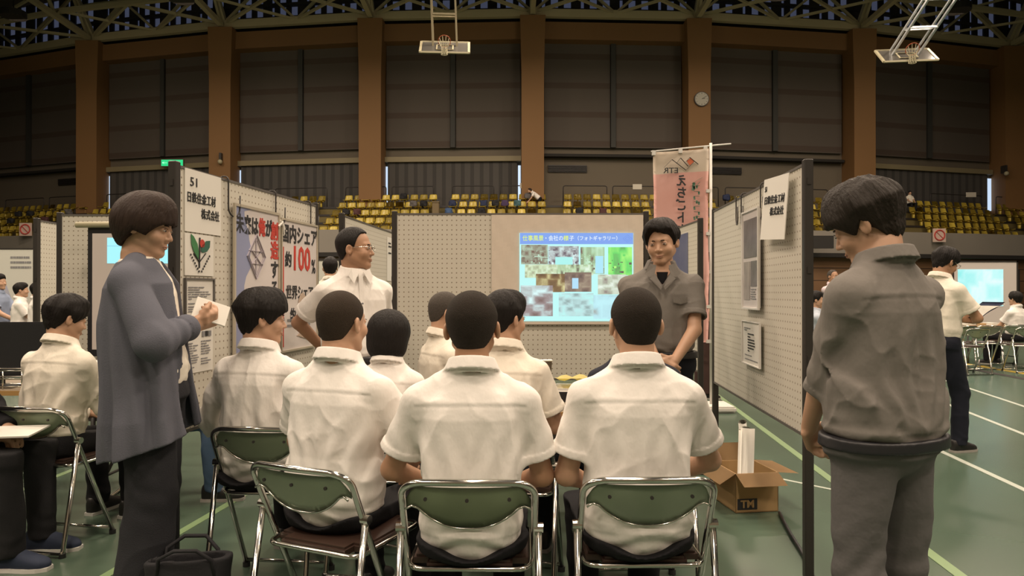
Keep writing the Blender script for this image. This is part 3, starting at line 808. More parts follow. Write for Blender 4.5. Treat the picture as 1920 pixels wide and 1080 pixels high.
for x in (-.15, .15): box(b, x - .02, x + .02, -.25, .0, .36, .40)
proto = bobj('stadium_seat', b, M['seat_yellow'], smooth=True)
SEATME = proto.data; bpy.data.objects.remove(proto)
ORD = 'first second third fourth fifth sixth seventh eighth ninth tenth eleventh twelfth thirteenth fourteenth fifteenth sixteenth seventeenth eighteenth nineteenth twentieth twenty-first twenty-second twenty-third twenty-fourth twenty-fifth twenty-sixth twenty-seventh twenty-eighth twenty-ninth thirtieth'.split()
ROWN = ['top', 'second', 'third', 'fourth', 'lowest']
BLK = [('far left', -60, -60, 165, 20), ('left rear', 190, 112, 610, 560), ('parapet left', 645, 596, 813, 780), ('screen', 845, 828, 1017, 1017),
       ('flag', 1056, 1052, 1340, 1340), ('right board', 1362, 1362, 1662, 1690), ('right', 1690, 1748, 1838, 1915), ('far right', 1868, 1940, 1990, 2060)]
BLKN = {'far left': 'stand block at far left', 'left rear': 'stand block behind the left board', 'parapet left': 'block above the man with glasses', 'screen': 'block above the projection sheet',
        'flag': 'block left of the pink flag', 'right board': 'block behind the right display board', 'right': 'block above the walking boy', 'far right': 'block at far right'}
cand = []; SEATPOS = {}
for bn, l0, l4, r0, r4 in BLK:
    for k in range(5):
        l = l0 + (l4 - l0) * k / 4; r = r0 + (r4 - r0) * k / 4
        xl, yl = at(l, RY[k]); xr, yr = at(r, RY[k]); pitch = .515
        nn = max(1, int(round((xr - xl) / pitch)))
        for j in range(nn):
            X = xl + (j + .5) * pitch; Y = RY[k] + sag(X); px = 960 + F * X / Y; py = HY - (RZ[k] + .70 - CAMZ) * F / Y
            SEATPOS[(bn, k, j)] = (X, Y, RZ[k])
            vis = -20 < px < 1940 and not (338 < px < 600 and k > 1 + 0 and px < 590 - 0) 
            if 210 < px < 330: vis = False
            if 338 < px < 600 and py > 308 + (px - 330) * .296 + 3: vis = False
            if 640 < px < 735 and py > 403 + (px - 640) * .37 + 3: vis = False
            if 742 < px < 1208 and py > 402: vis = False
            if 1228 < px < 1326: vis = False
            if 1350 < px < 1505 and py > 395 - (px - 1345) * .51 + 3: vis = False
            if 1555 < px < 1700: vis = False
            if 115 < px < 330 and py > 404: vis = False
            if vis: cand.append((bn, k, j, X, Y))
print('SEATS', len(cand))
extra = cand[300:] if len(cand) > 300 else []
for bn, k, j, X, Y in cand[:300]:
    o = bpy.data.objects.new('stadium_seat', SEATME); COL.objects.link(o)
    o.location = (X, Y, RZ[k]); o.rotation_euler = (0, 0, -math.atan(.011 * (X - 1.1)) * -1)
    tag(o, 'yellow plastic seat, %s from left in the %s row, %s' % (ORD[j] if j < len(ORD) else 'last', ROWN[k], BLKN[bn]), 'stadium seat', 'yellow seats of the spectator stand')
if extra:
    b = bmesh.new()
    for bn, k, j, X, Y in extra:
        n0 = len(b.verts); b.from_mesh(SEATME); b.verts.ensure_lookup_table()
        bmesh.ops.translate(b, vec=(X, Y, RZ[k]), verts=b.verts[n0:])
    o = bobj('stadium_seats', b, M['seat_yellow'], smooth=True); tag(o, 'remaining yellow seats at the far right of the stand', 'stadium seats', None, 'stuff')
# dark beam in front of / under every row
for k in range(5):
    b = bmesh.new(); ribbon(b, RY[k] + .22, .10, RZ[k] + .28, RZ[k] + .36) if False else ribbon(b, RY[k] - .38, .05, RZ[k] - .05, RZ[k] + .06); struct(ntrim(), b, M['rail'])

# guard rails behind the top row
names = ['far left of the stand', 'left of the exit sign', 'behind the short-haired woman', 'above the left board hook', 'above the left display board', 'above the bald-looking student', 'above the pegboard', 'left of the bending spectator', 'beside the bending spectator', 'right of the middle pillar', 'left of the pink flag', 'right of the pink flag', 'above the right display board', 'behind the grey-shirted man', 'above the sitting spectator', 'above the walking boy', 'at the far right pillar']
for i, (a, c) in enumerate([(10, 82), (92, 168), (200, 280), (380, 505), (516, 613), (648, 724), (735, 813), (848, 926), (938, 1018), (1056, 1138), (1149, 1236), (1290, 1347), (1360, 1440), (1455, 1552), (1640, 1700), (1745, 1842), (1868, 1960)]):
    xa, ya = at(a, RY[0] + .4); xc, yc = at(c, RY[0] + .4); z0 = RZ[0]; z1 = RZ[0] + 1.22
    b = bmesh.new(); tube(b, fillet([(xa, ya, z0), (xa, ya, z1), (xc, yc, z1), (xc, yc, z0)], .12, 3), .028, 6)
    o = bobj('guard_rail', b, M['rail'], smooth=True); tag(o, 'thin dark guard rail loop behind the top seats, %s' % names[i], 'railing', 'guard rails behind the top row')
M['paper'] = mat('white_paper', (.74, .72, .66), .8)
M['paper_warm'] = mat('cream_paper', (.62, .58, .50), .8)
for px, py, w, d in ((984, 348, 18, 'white notice on the guard rail beside the bending spectator'), (1195, 350, 17, 'white notice on the guard rail left of the pink flag'), (1821, 365, 19, 'white notice on the guard rail above the walking boy')):
    X, Y = at(px, RY[0] + .33); b = bmesh.new(); ww = w * Y / F / 2; zc = ZZ(py, Y)
    box(b, X - ww, X + ww, Y - .02, Y, zc - .14, zc + .14); tag(bobj('notice', b, M['paper_warm']), d, 'notice')

# bags left on the seats
def blob(name, loc, size, m, seed, label):
    r = np.random.RandomState(seed); ph = r.rand(3) * 6
    def f(P):
        d = s_box(P, (0, 0, size[2] * .9), size, None, min(size) * .7)
        return d + .03 * np.sin(P[:, 0] * 16 + ph[0]) * np.sin(P[:, 2] * 19 + ph[1]) * np.sin(P[:, 1] * 15 + ph[2])
    o = sculpt(name, f, (-size[0] - .08, -size[1] - .08, -.06), (size[0] + .08, size[1] + .08, size[2] * 2 + .12), .022, None, m)
    o.location = loc; tag(o, label, 'bag'); return o
def solid(n, c, r=.8): M[n] = mat(n, c, r, bump=(60, .2)); return M[n]
solid('bag_black', (.012, .012, .015)); solid('bag_navy', (.02, .03, .08)); solid('bag_purple', (.06, .035, .10)); solid('bag_teal', (.05, .12, .14)); solid('bag_maroon', (.08, .03, .03)); solid('bag_blue', (.05, .10, .22)); solid('bag_grey', (.12, .11, .11)); solid('bag_brown', (.20, .15, .08))
BAGS = [(758, 0, 'black', 'black bag on a top row seat above the pegboard corner'), (795, 1, 'black', 'black bag on the second row, last before the aisle'), (776, 1, 'grey', 'grey bag on the second row next to a black bag'),
        (650, 2, 'black', 'black bag on the third row above the man with glasses'), (671, 2, 'maroon', 'maroon bag on the third row above the man with glasses'),
        (849, 1, 'navy', 'dark navy bag at the left end of the second row above the sheet'), (907, 1, 'navy', 'navy bag beside the black bag on the second row'), (929, 1, 'black', 'black bag left of the purple bag'), (947, 1, 'purple', 'purple bag on the second row above the sheet'), (970, 1, 'teal', 'teal bag on the second row above the sheet'),
        (842, 2, 'blue', 'blue bag at the left end of the third row above the sheet'), (903, 2, 'black', 'black bag on the third row above the projected slide'), (1086, 2, 'black', 'black bag on the third row right of the middle pillar'), (1130, 2, 'maroon', 'dark maroon bag on the third row above the sheet corner'),
        (38, 1, 'black', 'black bag on the second row, leftmost of the far left block'), (60, 1, 'black', 'black bag on the second row right of the leftmost bag'), (132, 1, 'grey', 'dark grey bag at the end of the second row, far left block'), (24, 2, 'black', 'black bag on the third row at far left'), (88, 2, 'maroon', 'dark brown bag on the third row, far left block'),
        (990, 0, 'grey', 'grey bag on the top row in front of the bending spectator'), (1360, 0, 'navy', 'navy bag on the top row right of the flag pole'), (1392, 0, 'black', 'black bag on the top row above the right board'), (265, 1, 'black', 'black bag on the second row behind the woman')]
for i, (px, k, c, lab) in enumerate(BAGS):
    X, Y = at(px, RY[k]); blob('bag', (X, Y - .18, RZ[k] + .43), (.19, .13, .17), M['bag_' + c], i, lab)
X, Y = at(818, RY[1]); b = bmesh.new(); box(b, X - .18, X + .18, Y - .4, Y - .05, RZ[1], RZ[1] + .62); bmesh.ops.bevel(b, geom=b.edges[:], offset=.03, segments=2, affect='EDGES')
box(b, X - .19, X + .19, Y - .41, Y - .04, RZ[1] + .62, RZ[1] + .68); tag(bobj('bin', b, M['bag_brown']), 'tan waste bin standing in the aisle above the pegboard', 'bin')

# clock
x, y = PP[5]; t = empty('wall_clock', (x + .09, y - 1.06, ZZ(186, y - 1.0)), 0, 'round white wall clock high on the ochre pillar', 'clock')
b = bmesh.new(); disc(b, (0, 0, 0), .40, 32, 'y', .08); bobj('rim', b, M['rail'], t)
M['clockface'] = mat('clock_face', (.42, .40, .34), .5)
b = bmesh.new(); disc(b, (0, -.045, 0), .36, 32, 'y', .02); bobj('dial', b, M['clockface'], t)
b = bmesh.new()
for k in range(12):
    a = k * math.pi / 6; beam(b, (math.sin(a) * .27, -.062, math.cos(a) * .27), (math.sin(a) * .33, -.062, math.cos(a) * .33), .025, .01)
bobj('hour_marks', b, M['rail'], t)
b = bmesh.new(); beam(b, (0, -.07, 0), (.17, -.07, .03), .035, .01); bobj('hour_hand', b, M['rail'], t)
b = bmesh.new(); beam(b, (0, -.075, 0), (.22, -.075, .14), .025, .01); bobj('minute_hand', b, M['rail'], t)

# exit signs
M['exit_green'] = mat('exit_green', (.02, .5, .2), .5, emit=(.03, .75, .28), est=.75)
M['exit_white'] = mat('exit_white', (.7, .9, .8), .5, emit=(.7, 1, .85), est=.9)
def exit_sign(X, Y, Z, w, hgt, label):
    t = empty('exit_sign', (X, Y, Z), 0, label, 'exit sign')
    b = bmesh.new(); box(b, -w / 2 - .03, w / 2 + .03, 0, .12, -hgt / 2 - .03, hgt / 2 + .03); bobj('housing', b, M['hallwall'], t)
    b = bmesh.new(); box(b, -w / 2, w / 2, -.02, .0, -hgt / 2, hgt / 2); bobj('light_panel', b, M['exit_green'], t)
    # running figure, arrow and door mark
    b = bmesh.new(); s = hgt * .45
    disc(b, (.05 * s, -.03, .62 * s), .16 * s, 10, 'y', .01)
    for p, q in (((0, .45), (-.1, -.1)), ((-.1, -.1), (.3, -.4)), ((.3, -.4), (.25, -.8)), ((-.1, -.1), (-.45, -.5)), ((-.45, -.5), (-.8, -.45)), ((0, .4), (.4, .15)), ((0, .4), (-.4, .2))):
        beam(b, (p[0] * s, -.03, p[1] * s), (q[0] * s, -.03, q[1] * s), .15 * s, .01)
    bobj('running_figure', b, M['exit_white'], t)
    b = bmesh.new(); beam(b, (-.9 * w / 2, -.03, 0), (-.45 * w / 2, -.03, 0), .1 * s, .01); beam(b, (-.9 * w / 2, -.03, 0), (-.72 * w / 2, -.03, .3 * s), .1 * s, .01); beam(b, (-.9 * w / 2, -.03, 0), (-.72 * w / 2, -.03, -.3 * s), .1 * s, .01)
    bobj('arrow', b, M['exit_white'], t)
X, Y = at(327, 38.2); exit_sign(X, Y - .3, ZZ(307, Y), 1.25, .36, 'green lit exit sign above the left display board')
X, Y = at(1824, 33.4); exit_sign(X, Y - .16, ZZ(499, Y), 1.35, .26, 'green lit exit sign above the far projection screen')
b = bmesh.new(); X, Y = at(1824, 33.45); box(b, X - 2.4, X + 2.4, Y - .10, Y + .05, 0, 2.45); struct('door_1', b, M['dark'])
b = bmesh.new(); box(b, XY(1500, 33) , XY(1560, 33), 32.8, 33.0, 3.35, 3.95); struct(ntrim(), b, M['dark'])
# round signs on the parapet
M['sign_red'] = mat('sign_red', (.45, .06, .05), .5); M['sign_pink'] = mat('sign_pink_white', (.6, .45, .38), .5)
for px, py, lab in ((47, 430, 'square pinkish notice with a red ring on the left parapet'), (1762, 441, 'round red ringed notice on the right parapet above the walking boy')):
    X, Y = at(px, PB - .30); z = ZZ(py, Y)
    t = empty('round_notice', (X, Y, z), 0, lab, 'sign')
    b = bmesh.new(); box(b, -.32, .32, 0, .06, -.34, .34); bobj('backing', b, M['sign_pink'], t)
    b = bmesh.new(); tube(b, [(math.cos(a) * .25, -.01, math.sin(a) * .25) for a in [k * math.pi / 12 for k in range(24)]], .035, 6, True); bobj('red_ring', b, M['sign_red'], t)
    b = bmesh.new(); beam(b, (-.17, -.012, .17), (.17, -.012, -.17), .05, .02); bobj('slash', b, M['sign_red'], t)

# basketball goals folded up under the roof
M['goal_frame'] = mat('goal_white_steel', (.42, .38, .25), .5); M['goal_glass'] = mat('goal_board_glass', (.10, .095, .085), .15, spec=.6); M['goal_orange'] = mat('goal_orange', (.35, .08, .03), .5)
M['goal_bright'] = mat('goal_bright_steel', (.65, .68, .70), .3, metal=.6)
def goal(px, py, Y, yaw, tilt, label, col, up, hang):
    Z = ZZ(py, Y); t = empty('basketball_goal', (XY(px, Y), Y, Z), yaw, label, 'basketball goal', 'basketball goals folded under the roof')
    R = Matrix.Rotation(tilt, 4, 'X')
    def P(x, z, y=0): return R @ Vector((x, y, z))
    b = bmesh.new()
    for p, q in (((-.9, .52), (.9, .52)), ((-.9, -.52), (.9, -.52)), ((-.9, -.52), (-.9, .52)), ((.9, -.52), (.9, .52))): beam(b, P(*p), P(*q), .09, .06)
    bobj('board_frame', b, M['goal_frame'], t)
    b = bmesh.new(); box(b, -.88, .88, -.01, .01, -.5, .5, 0, R); bobj('backboard', b, M['goal_glass'], t)
    b = bmesh.new()
    for p, q in (((-.3, -.3), (-.3, .15)), ((.3, -.3), (.3, .15)), ((-.3, .15), (.3, .15)), ((-.3, -.3), (.3, -.3))): beam(b, P(*p, -.03), P(*q, -.03), .05, .02)
    bobj('target_square', b, M['goal_frame'], t)
    b = bmesh.new(); tube(b, [P(.225 * math.cos(a), -.36, -.36 + .225 * math.sin(a) * 1) for a in [k * math.pi / 10 for k in range(20)]], .014, 6, True); bobj('hoop', b, M['goal_orange'], t)
    b = bmesh.new(); c = P(0, -.36, -.36)
    for k in range(10):
        a = k * math.pi / 5; tube(b, [P(.22 * math.cos(a), -.36, -.36 + .22 * math.sin(a)), c + Vector((.10 * math.cos(a), .06 * math.sin(a), -.25)), c + Vector((.12 * math.cos(a + .3), .08 * math.sin(a), -.5))], .010, 4)
    for rz_ in (-.2, -.35, -.5): tube(b, [c + Vector((.11 * math.cos(a), .07 * math.sin(a), rz_)) for a in [k * math.pi / 5 for k in range(10)]], .010, 4, True)
    bobj('net', b, M['goal_frame'], t)
    b = bmesh.new(); a0 = P(-.45, .1, .05); a1 = P(.45, .1, .05); u = Vector(up)
    for s, a_ in ((-.45, a0), (.45, a1)):
        beam(b, a_, a_ + u, .07, .07); beam(b, a_ + Vector((0, .5, .1)), a_ + u + Vector((0, .5, .1)), .06, .06)
    for k in range(hang + 1):
        v = u * (k / hang); beam(b, a0 + v, a1 + v, .07, .07); beam(b, a0 + v + Vector((0, .5, .1)), a1 + v + Vector((0, .5, .1)), .05, .05)
        beam(b, a0 + v, a0 + v + Vector((0, .5, .1)), .04); beam(b, a1 + v, a1 + v + Vector((0, .5, .1)), .04)
    bobj('hanging_frame', b, col, t)
goal(834, 88, 26, .06, math.radians(-50), 'folded basketball goal with net under the roof left of the middle pillar', M['steel_beige'], (-.3, -1.0, 8.5), 7)
goal(1700, 103, 25, -.12, math.radians(-50), 'folded basketball goal on a pale lattice arm at upper right', M['goal_bright'], (1.2, -4.6, 3.4), 5)
# wall-mounted loudspeaker / camera bodies on pillars, wall boxes
for px, py, base, lab in ((412, 303, 36.8, 'small white dome camera on the ochre pillar left of the curtains'), (1888, 325, 36.8, 'small camera bracket on the far right ochre pillar')):
    X, Y = at(px, base); t = empty('security_camera', (X, Y, ZZ(py, Y)), 0, lab, 'camera')
    b = bmesh.new(); bmesh.ops.create_uvsphere(b, u_segments=12, v_segments=8, radius=.13); bobj('dome', b, M['goal_frame'], t, smooth=True)
    b = bmesh.new(); box(b, -.06, .06, .0, .42, .05, .5); bobj('bracket', b, M['rail'], t)
# lamp housings (the light itself hangs just below each)
for i, (x, y) in enumerate(LAMPS):
    t = empty('hall_lamp', (x, y, 14.3), 0, 'round high bay lamp under the roof, %s row from the entrance, %s from left' % (ORD[i // 5], ORD[i % 5]), 'lamp', 'high bay lamps of the hall')
    b = bmesh.new(); disc(b, (0, 0, .25), .55, 20, 'z', .3); bobj('housing', b, M['rail'], t)
    b = bmesh.new(); beam(b, (0, 0, .4), (0, 0, 7.3), .04); bobj('suspension_rod', b, M['rail'], t)

for i, (x, y) in enumerate(WASH):  # housings for the added wash lamps
    t = empty('added_stand_lamp', (x, y, 14.3), 0, 'added tilted lamp brightening the spectator stand and wall, %s from left' % ORD[i], 'lamp', 'added stand lamps')
    b = bmesh.new(); disc(b, (0, .15, .35), .55, 20, 'z', .3); bobj('housing', b, M['rail'], t)
    b = bmesh.new(); beam(b, (0, .15, .5), (0, .15, 7.3), .04); bobj('suspension_rod', b, M['rail'], t)
# ---------------------------------------------------------------- exhibition booth
M['peg'] = mat('pegboard', (.60, .57, .49), .75); 
def peg_nodes(m, col=(.60, .57, .49), hole=(.26, .22, .16), pitch=.0355):
    nt = m.node_tree; p = nt.nodes['Principled BSDF']
    tc = nt.nodes.new('ShaderNodeTexCoord'); sp = nt.nodes.new('ShaderNodeSeparateXYZ'); cb = nt.nodes.new('ShaderNodeCombineXYZ')
    vo = nt.nodes.new('ShaderNodeTexVoronoi'); vo.voronoi_dimensions = '2D'; vo.inputs['Scale'].default_value = 1 / pitch; vo.inputs['Randomness'].default_value = 0
    lt = nt.nodes.new('ShaderNodeMath'); lt.operation = 'LESS_THAN'; lt.inputs[1].default_value = .14
    mx = nt.nodes.new('ShaderNodeMix'); mx.data_type = 'RGBA'; mx.inputs['A'].default_value = (*col, 1); mx.inputs['B'].default_value = (*hole, 1)
    nt.links.new(tc.outputs['Object'], sp.inputs[0]); nt.links.new(sp.outputs[0], cb.inputs[0]); nt.links.new(sp.outputs[2], cb.inputs[1]); nt.links.new(cb.outputs[0], vo.inputs['Vector'])
    nt.links.new(vo.outputs['Distance'], lt.inputs[0]); nt.links.new(lt.outputs[0], mx.inputs['Factor']); nt.links.new(mx.outputs['Result'], p.inputs['Base Color'])
peg_nodes(M['peg'])
M['post'] = mat('dark_bronze_post', (.045, .04, .036), .45, metal=.3)
M['rimgrey'] = mat('board_rim', (.12, .11, .10), .5)
M['blackfoot'] = mat('black_foot', (.02, .02, .02), .5)
PT, PBm = 1.90, .66
class Panel:
    def __init__(s, P0, P1, label, feet=(1, 1), top=PT, bot=PBm, group='perforated display boards', posts=(1, 1)):
        P0 = Vector(P0); P1 = Vector(P1); d = P1 - P0; s.L = d.length; s.a = math.atan2(d.y, d.x); s.P0 = P0; s.d = d.normalized()
        s.o = empty('display_board', (P0.x, P0.y, 0), s.a, label, 'display board', group); s.top = top
        b = bmesh.new(); box(b, .02, s.L - .02, -.012, .012, bot + .012, top - .012); bobj('board', b, M['peg'], s.o)
        b = bmesh.new()
        box(b, .02, s.L - .02, -.016, .016, top - .012, top); bobj('top_rim', b, M['rimgrey'], s.o)
        b = bmesh.new(); box(b, .02, s.L - .02, -.016, .016, bot, bot + .014); bobj('bottom_rim', b, M['rimgrey'], s.o)
        for k, x in enumerate((0, s.L)):
            if not posts[k]: continue
            b = bmesh.new(); box(b, x - .02, x + .02, -.02, .02, .03, top + .015); bmesh.ops.bevel(b, geom=b.edges[:], offset=.004, segments=1, affect='EDGES')
            for zz in (top - .1, top - .5, top - .9): box(b, x - .023, x + .023, -.008, .008, zz, zz + .03)
            po = bobj('post', b, M['post'], s.o)
            if feet[k]:
                b = bmesh.new(); box(b, x - .025, x + .025, -.19, .19, .004, .035); bmesh.ops.bevel(b, geom=b.edges[:], offset=.008, segments=2, affect='EDGES'); bobj('foot', b, M['blackfoot'], po)
    def hit(s, px, py):
        """where the sight line through a pixel meets the board: (distance along, height)"""
        k = (px - 960) / F
        t = (k * s.P0.y - s.P0.x) / (s.d.x - k * s.d.y)
        Y = s.P0.y + s.d.y * t
        return t, ZZ(py, Y)
pl = Panel((-1.545, 3.17), (-1.33, 4.68), 'left white perforated board with title sheet and company posters')
pr = Panel((1.465, 5.0), (1.335, 3.13), 'right white perforated board with photo frame and hanging title sheet', feet=(1, 0))
pc = Panel((XY(740, 5.16), 5.16), (XY(1211, 5.16), 5.16), 'middle perforated board facing the students with the projection sheet')
pb = Panel((1.50, 7.4), (1.53, 5.63), 'perforated board behind the presenter carrying a blue poster')
pm = Panel((XY(641, 5.27), 5.27), (-1.18, 6.98), 'perforated board behind the man with glasses')
p2 = Panel((XY(113, 5.24), 5.24), (XY(113, 5.24) + 1.8, 5.24), 'perforated board behind the roll-up screen at left')
p3 = Panel((-3.86, 5.63), (-3.92, 7.4), 'narrow-looking perforated board at far left, left of the screen board')

def sheet(P, x0, x1, z0, z1, m, name='poster', th=.004, off=.014, parent=None, label=None, cat='poster', group=None):
    """a sheet standing a little off the face of a board; returns an empty at its centre"""
    w = P.a; cx = (x0 + x1) / 2; cz = (z0 + z1) / 2
    nx, ny = math.sin(w), -math.cos(w)
    t = empty(name, (P.P0.x + P.d.x * cx + nx * (off + th), P.P0.y + P.d.y * cx + ny * (off + th), cz), w, label, cat, group)
    b = bmesh.new(); box(b, -(x1 - x0) / 2, (x1 - x0) / 2, 0, th, -(z1 - z0) / 2, (z1 - z0) / 2); bobj('sheet', b, m, t)
    t['w'] = x1 - x0; t['h'] = z1 - z0
    return t, x1 - x0, z1 - z0
def quad(name, t, x0, x1, z0, z1, m, y=-.001, th=.002):
    b = bmesh.new(); box(b, x0, x1, y - th, y, z0, z1); return bobj(name, b, m, t)
M['ink'] = mat('black_ink', (.02, .02, .022), .6); M['ink_grey'] = mat('grey_ink', (.22, .22, .23), .6); M['ink_red'] = mat('red_ink', (.50, .045, .03), .6)
M['ink_green'] = mat('green_ink', (.05, .20, .07), .6); M['ink_dgreen'] = mat('dark_green_ink', (.03, .12, .08), .6)
M['white_plastic'] = mat('white_plastic', (.72, .70, .66), .4)
M['poster_blue'] = mat('poster_pale_blue', (.30, .33, .48), .35, noise=(3.5, .3, (.62, .60, .62)))
M['poster_pale'] = mat('poster_pale', (.62, .57, .56), .35, noise=(2.5, .2, (.68, .64, .62)))
M['frame_metal'] = mat('thin_frame', (.55, .50, .40), .4, metal=.4)

def frame(t, w, h, m, bw=.012, name='frame'):
    b = bmesh.new(); y0, y1 = -.008, .004
    box(b, -w / 2 - bw, w / 2 + bw, y0, y1, h / 2, h / 2 + bw); box(b, -w / 2 - bw, w / 2 + bw, y0, y1, -h / 2 - bw, -h / 2)
    box(b, -w / 2 - bw, -w / 2, y0, y1, -h / 2, h / 2); box(b, w / 2, w / 2 + bw, y0, y1, -h / 2, h / 2); return bobj(name, b, m, t)
def rect(P, a, c): 
    x0, z1 = P.hit(*a); x1, z0 = P.hit(*c); return x0, x1, z0, z1
# title sheet, left
x0, x1, z0, z1 = rect(pl, (340, 318), (408, 444)); z1 = PT - .005; z0 = pl.hit(340, 433)[1]
t, w, h = sheet(pl, x0, x1, z0, z1, M['paper'], 'title_sheet', label='white title sheet with the number 51 at the near end of the left board', cat='sign')
s_ = w / 6.3
wtext('number', '51', .060, M['ink'], t, (-w / 2 + .07, -.002, h / 2 - .060), sx=1.2)
wtext('company_name', '日鉄住金工材', .054, M['ink'], t, (-.02, -.002, h / 2 - .135), bold=.0005, sx=w * .80 / (6 * .054))
wtext('company_form', '株式会社', .054, M['ink'], t, (w * .18, -.002, h / 2 - .205), bold=.0005, sx=w * .52 / (4 * .054))
# leaf logo sheet
def leaf(b, pts, y=-.003, th=.002, mi=0):
    lo = [b.verts.new((x, y, z)) for x, z in pts]; hi = [b.verts.new((x, y - th, z)) for x, z in pts]
    b.faces.new(lo); b.faces.new(hi[::-1]); n_ = len(pts)
    for i in range(n_): b.faces.new((lo[i], lo[(i + 1) % n_], hi[(i + 1) % n_], hi[i]))
def logo(t, s, cx=0, cz=0):
    b = bmesh.new(); leaf(b, [(cx + x * s, cz + z * s) for x, z in ((-.42, .42), (-.30, .36), (-.14, .18), (-.08, -.02), (-.10, -.22), (-.30, -.02), (-.40, .16))]); bobj('left_leaf', b, M['ink_green'], t)
    b = bmesh.new(); leaf(b, [(cx + x * s, cz + z * s) for x, z in ((.44, .30), (.26, .28), (.08, .16), (.02, .0), (.10, -.04), (.30, .0), (.42, .12))]); bobj('right_leaf', b, M['ink_dgreen'], t)
    b = bmesh.new(); disc(b, (cx + .08 * s, -.004, cz + .20 * s), .11 * s, 16, 'y', .002); bobj('red_dot', b, M['ink_red'], t)
    b = bmesh.new()
    beam(b, (cx - .04 * s, -.003, cz - .45 * s), (cx - .02 * s, -.003, cz + .35 * s), .05 * s, .002); beam(b, (cx - .04 * s, -.003, cz - .3 * s), (cx + .25 * s, -.003, cz - .05 * s), .03 * s, .002)
    beam(b, (cx - .04 * s, -.003, cz - .3 * s), (cx - .3 * s, -.003, cz - .08 * s), .03 * s, .002)
    bobj('stem', b, M['ink'], t)
    b = bmesh.new()
    for sd in (-1, 1):
        for k in range(7):
            a = k / 6; x = cx + sd * (.42 - .36 * a) * s; z = cz + (-.12 - .42 * a) * s
            box(b, x - .02 * s, x + .02 * s, -.005, -.003, z - .028 * s, z + .028 * s)
    bobj('motto_letters', b, M['ink'], t)
x0, x1, z0, z1 = rect(pl, (340, 436), (394, 518))
t, w, h = sheet(pl, x0, x1, z0, z1, M['paper'], 'logo_sheet', label='white sheet with a green leaf and red dot emblem on the left board', cat='poster'); logo(t, min(w, h) * .92, 0, .02)
def textlines(t, x0, x1, z0, z1, n, m, seed, name='text_lines'):
    r = random.Random(seed); b = bmesh.new(); hh = (z1 - z0) / n
    for k in range(n):
        if r.random() < .18: continue
        z = z1 - (k + .5) * hh; x = x0
        while x < x1:
            l = r.uniform(.01, .05)
            if x + l > x1: break
            box(b, x, x + l, -.0035, -.002, z - hh * .22, z + hh * .22); x += l + r.uniform(.003, .01)
            if r.random() < .05: break
    return bobj(name, b, m, t)
x0, x1, z0, z1 = rect(pl, (341, 524), (393, 600))
t, w, h = sheet(pl, x0, x1, z0, z1, M['paper'], 'framed_document', label='framed printed document below the leaf emblem sheet', cat='document'); frame(t, w, h, M['rimgrey'], .008)
textlines(t, -w / 2 + .02, w / 2 - .02, -h * .1, h / 2 - .02, 9, M['ink_grey'], 1); logo(t, .09, w * .28, -h * .22); textlines(t, -w / 2 + .02, w * .1, -h / 2 + .02, -h * .12, 5, M['ink_grey'], 2, 'lower_text')
x0, x1, z0, z1 = rect(pl, (341, 608), (393, 692))
t, w, h = sheet(pl, x0, x1, z0, z1, M['paper'], 'printed_leaflet', label='printed leaflet with three small dark pictures near the woman\'s elbow', cat='document')
textlines(t, -w / 2 + .02, -.01, -h / 2 + .02, h / 2 - .03, 16, M['ink_grey'], 3); textlines(t, .01, w / 2 - .02, -h / 2 + .02, h * .15, 11, M['ink_grey'], 4, 'right_column')
for k in range(3): quad('picture', t, w * (.08 + .12 * k), w * (.17 + .12 * k), h * .22, h * .33, M['ink_grey'] if k != 1 else M['ink'], -.002)
x0, x1, z0, z1 = rect(pl, (346, 700), (390, 770))
# big poster 1
x0, x1, z0, z1 = rect(pl, (429, 386), (511, 664))
t, w, h = sheet(pl, x0, x1, z0, z1, M['poster_pale'], 'recruiting_poster', off=.03, label='tall pale blue poster with black and red slogan and a diamond emblem', cat='poster'); frame(t, w, h, M['frame_metal'], .014)
b = bmesh.new(); r_ = random.Random(3); pts = [(-w / 2, -h / 2)]
zz_ = -h / 2
while zz_ < h / 2: pts.append((-w / 2 + w * (.22 + .10 * math.sin(zz_ * 9) + r_.uniform(-.04, .04)), zz_)); zz_ += .05
pts += [(-w / 2 + w * .35, h / 2), (-w / 2, h / 2)]; leaf(b, pts, -.0005, .001); bobj('blue_area', b, mat('poster_blue_area', (.27, .30, .46), .4), t)
cw = w / 5.6
for i, (c, m_) in enumerate((('未', 'ink'), ('来', 'ink'), ('は', 'ink'), ('俺', 'ink_red'), ('が', 'ink'))):
    wtext('slogan_character', c, cw * 1.25, M[m_], t, (-w / 2 + cw * (.55 + .92 * i), -.002, h / 2 - .095 + (0 if c != '俺' else .0)), bold=.003, sx=.72)
for i, (c, m_) in enumerate((('創', 'ink_red'), ('造', 'ink_red'), ('す', 'ink'), ('る', 'ink'))):
    wtext('slogan_character', c, cw * 1.3, M[m_], t, (w / 2 - cw * .55, -.002, h / 2 - .105 - i * .112), bold=.003, sx=.85)
b = bmesh.new(); e = .125; cz = h * .5 - .255
for q in (1, .82):
    pts = [(0, e * q), (e * q * .8, 0), (0, -e * q), (-e * q * .8, 0)]
    for i in range(4): beam(b, (pts[i][0] - .02, -.003, pts[i][1] + cz), (pts[(i + 1) % 4][0] - .02, -.003, pts[(i + 1) % 4][1] + cz), .010 if q == 1 else .005, .002)
for p, q in (((0, .12), (0, -.12)), ((-.07, .03), (.07, .03)), ((-.07, -.04), (.07, -.04)), ((0, .12), (-.08, .03)), ((0, .12), (.08, .03)), ((-.05, .03), (.05, -.04)), ((.05, .03), (-.05, -.04))):
    beam(b, (p[0] - .02, -.003, p[1] + cz), (q[0] - .02, -.003, q[1] + cz), .010, .002)
bobj('diamond_emblem', b, mat('emblem_grey', (.42, .38, .42), .5), t)
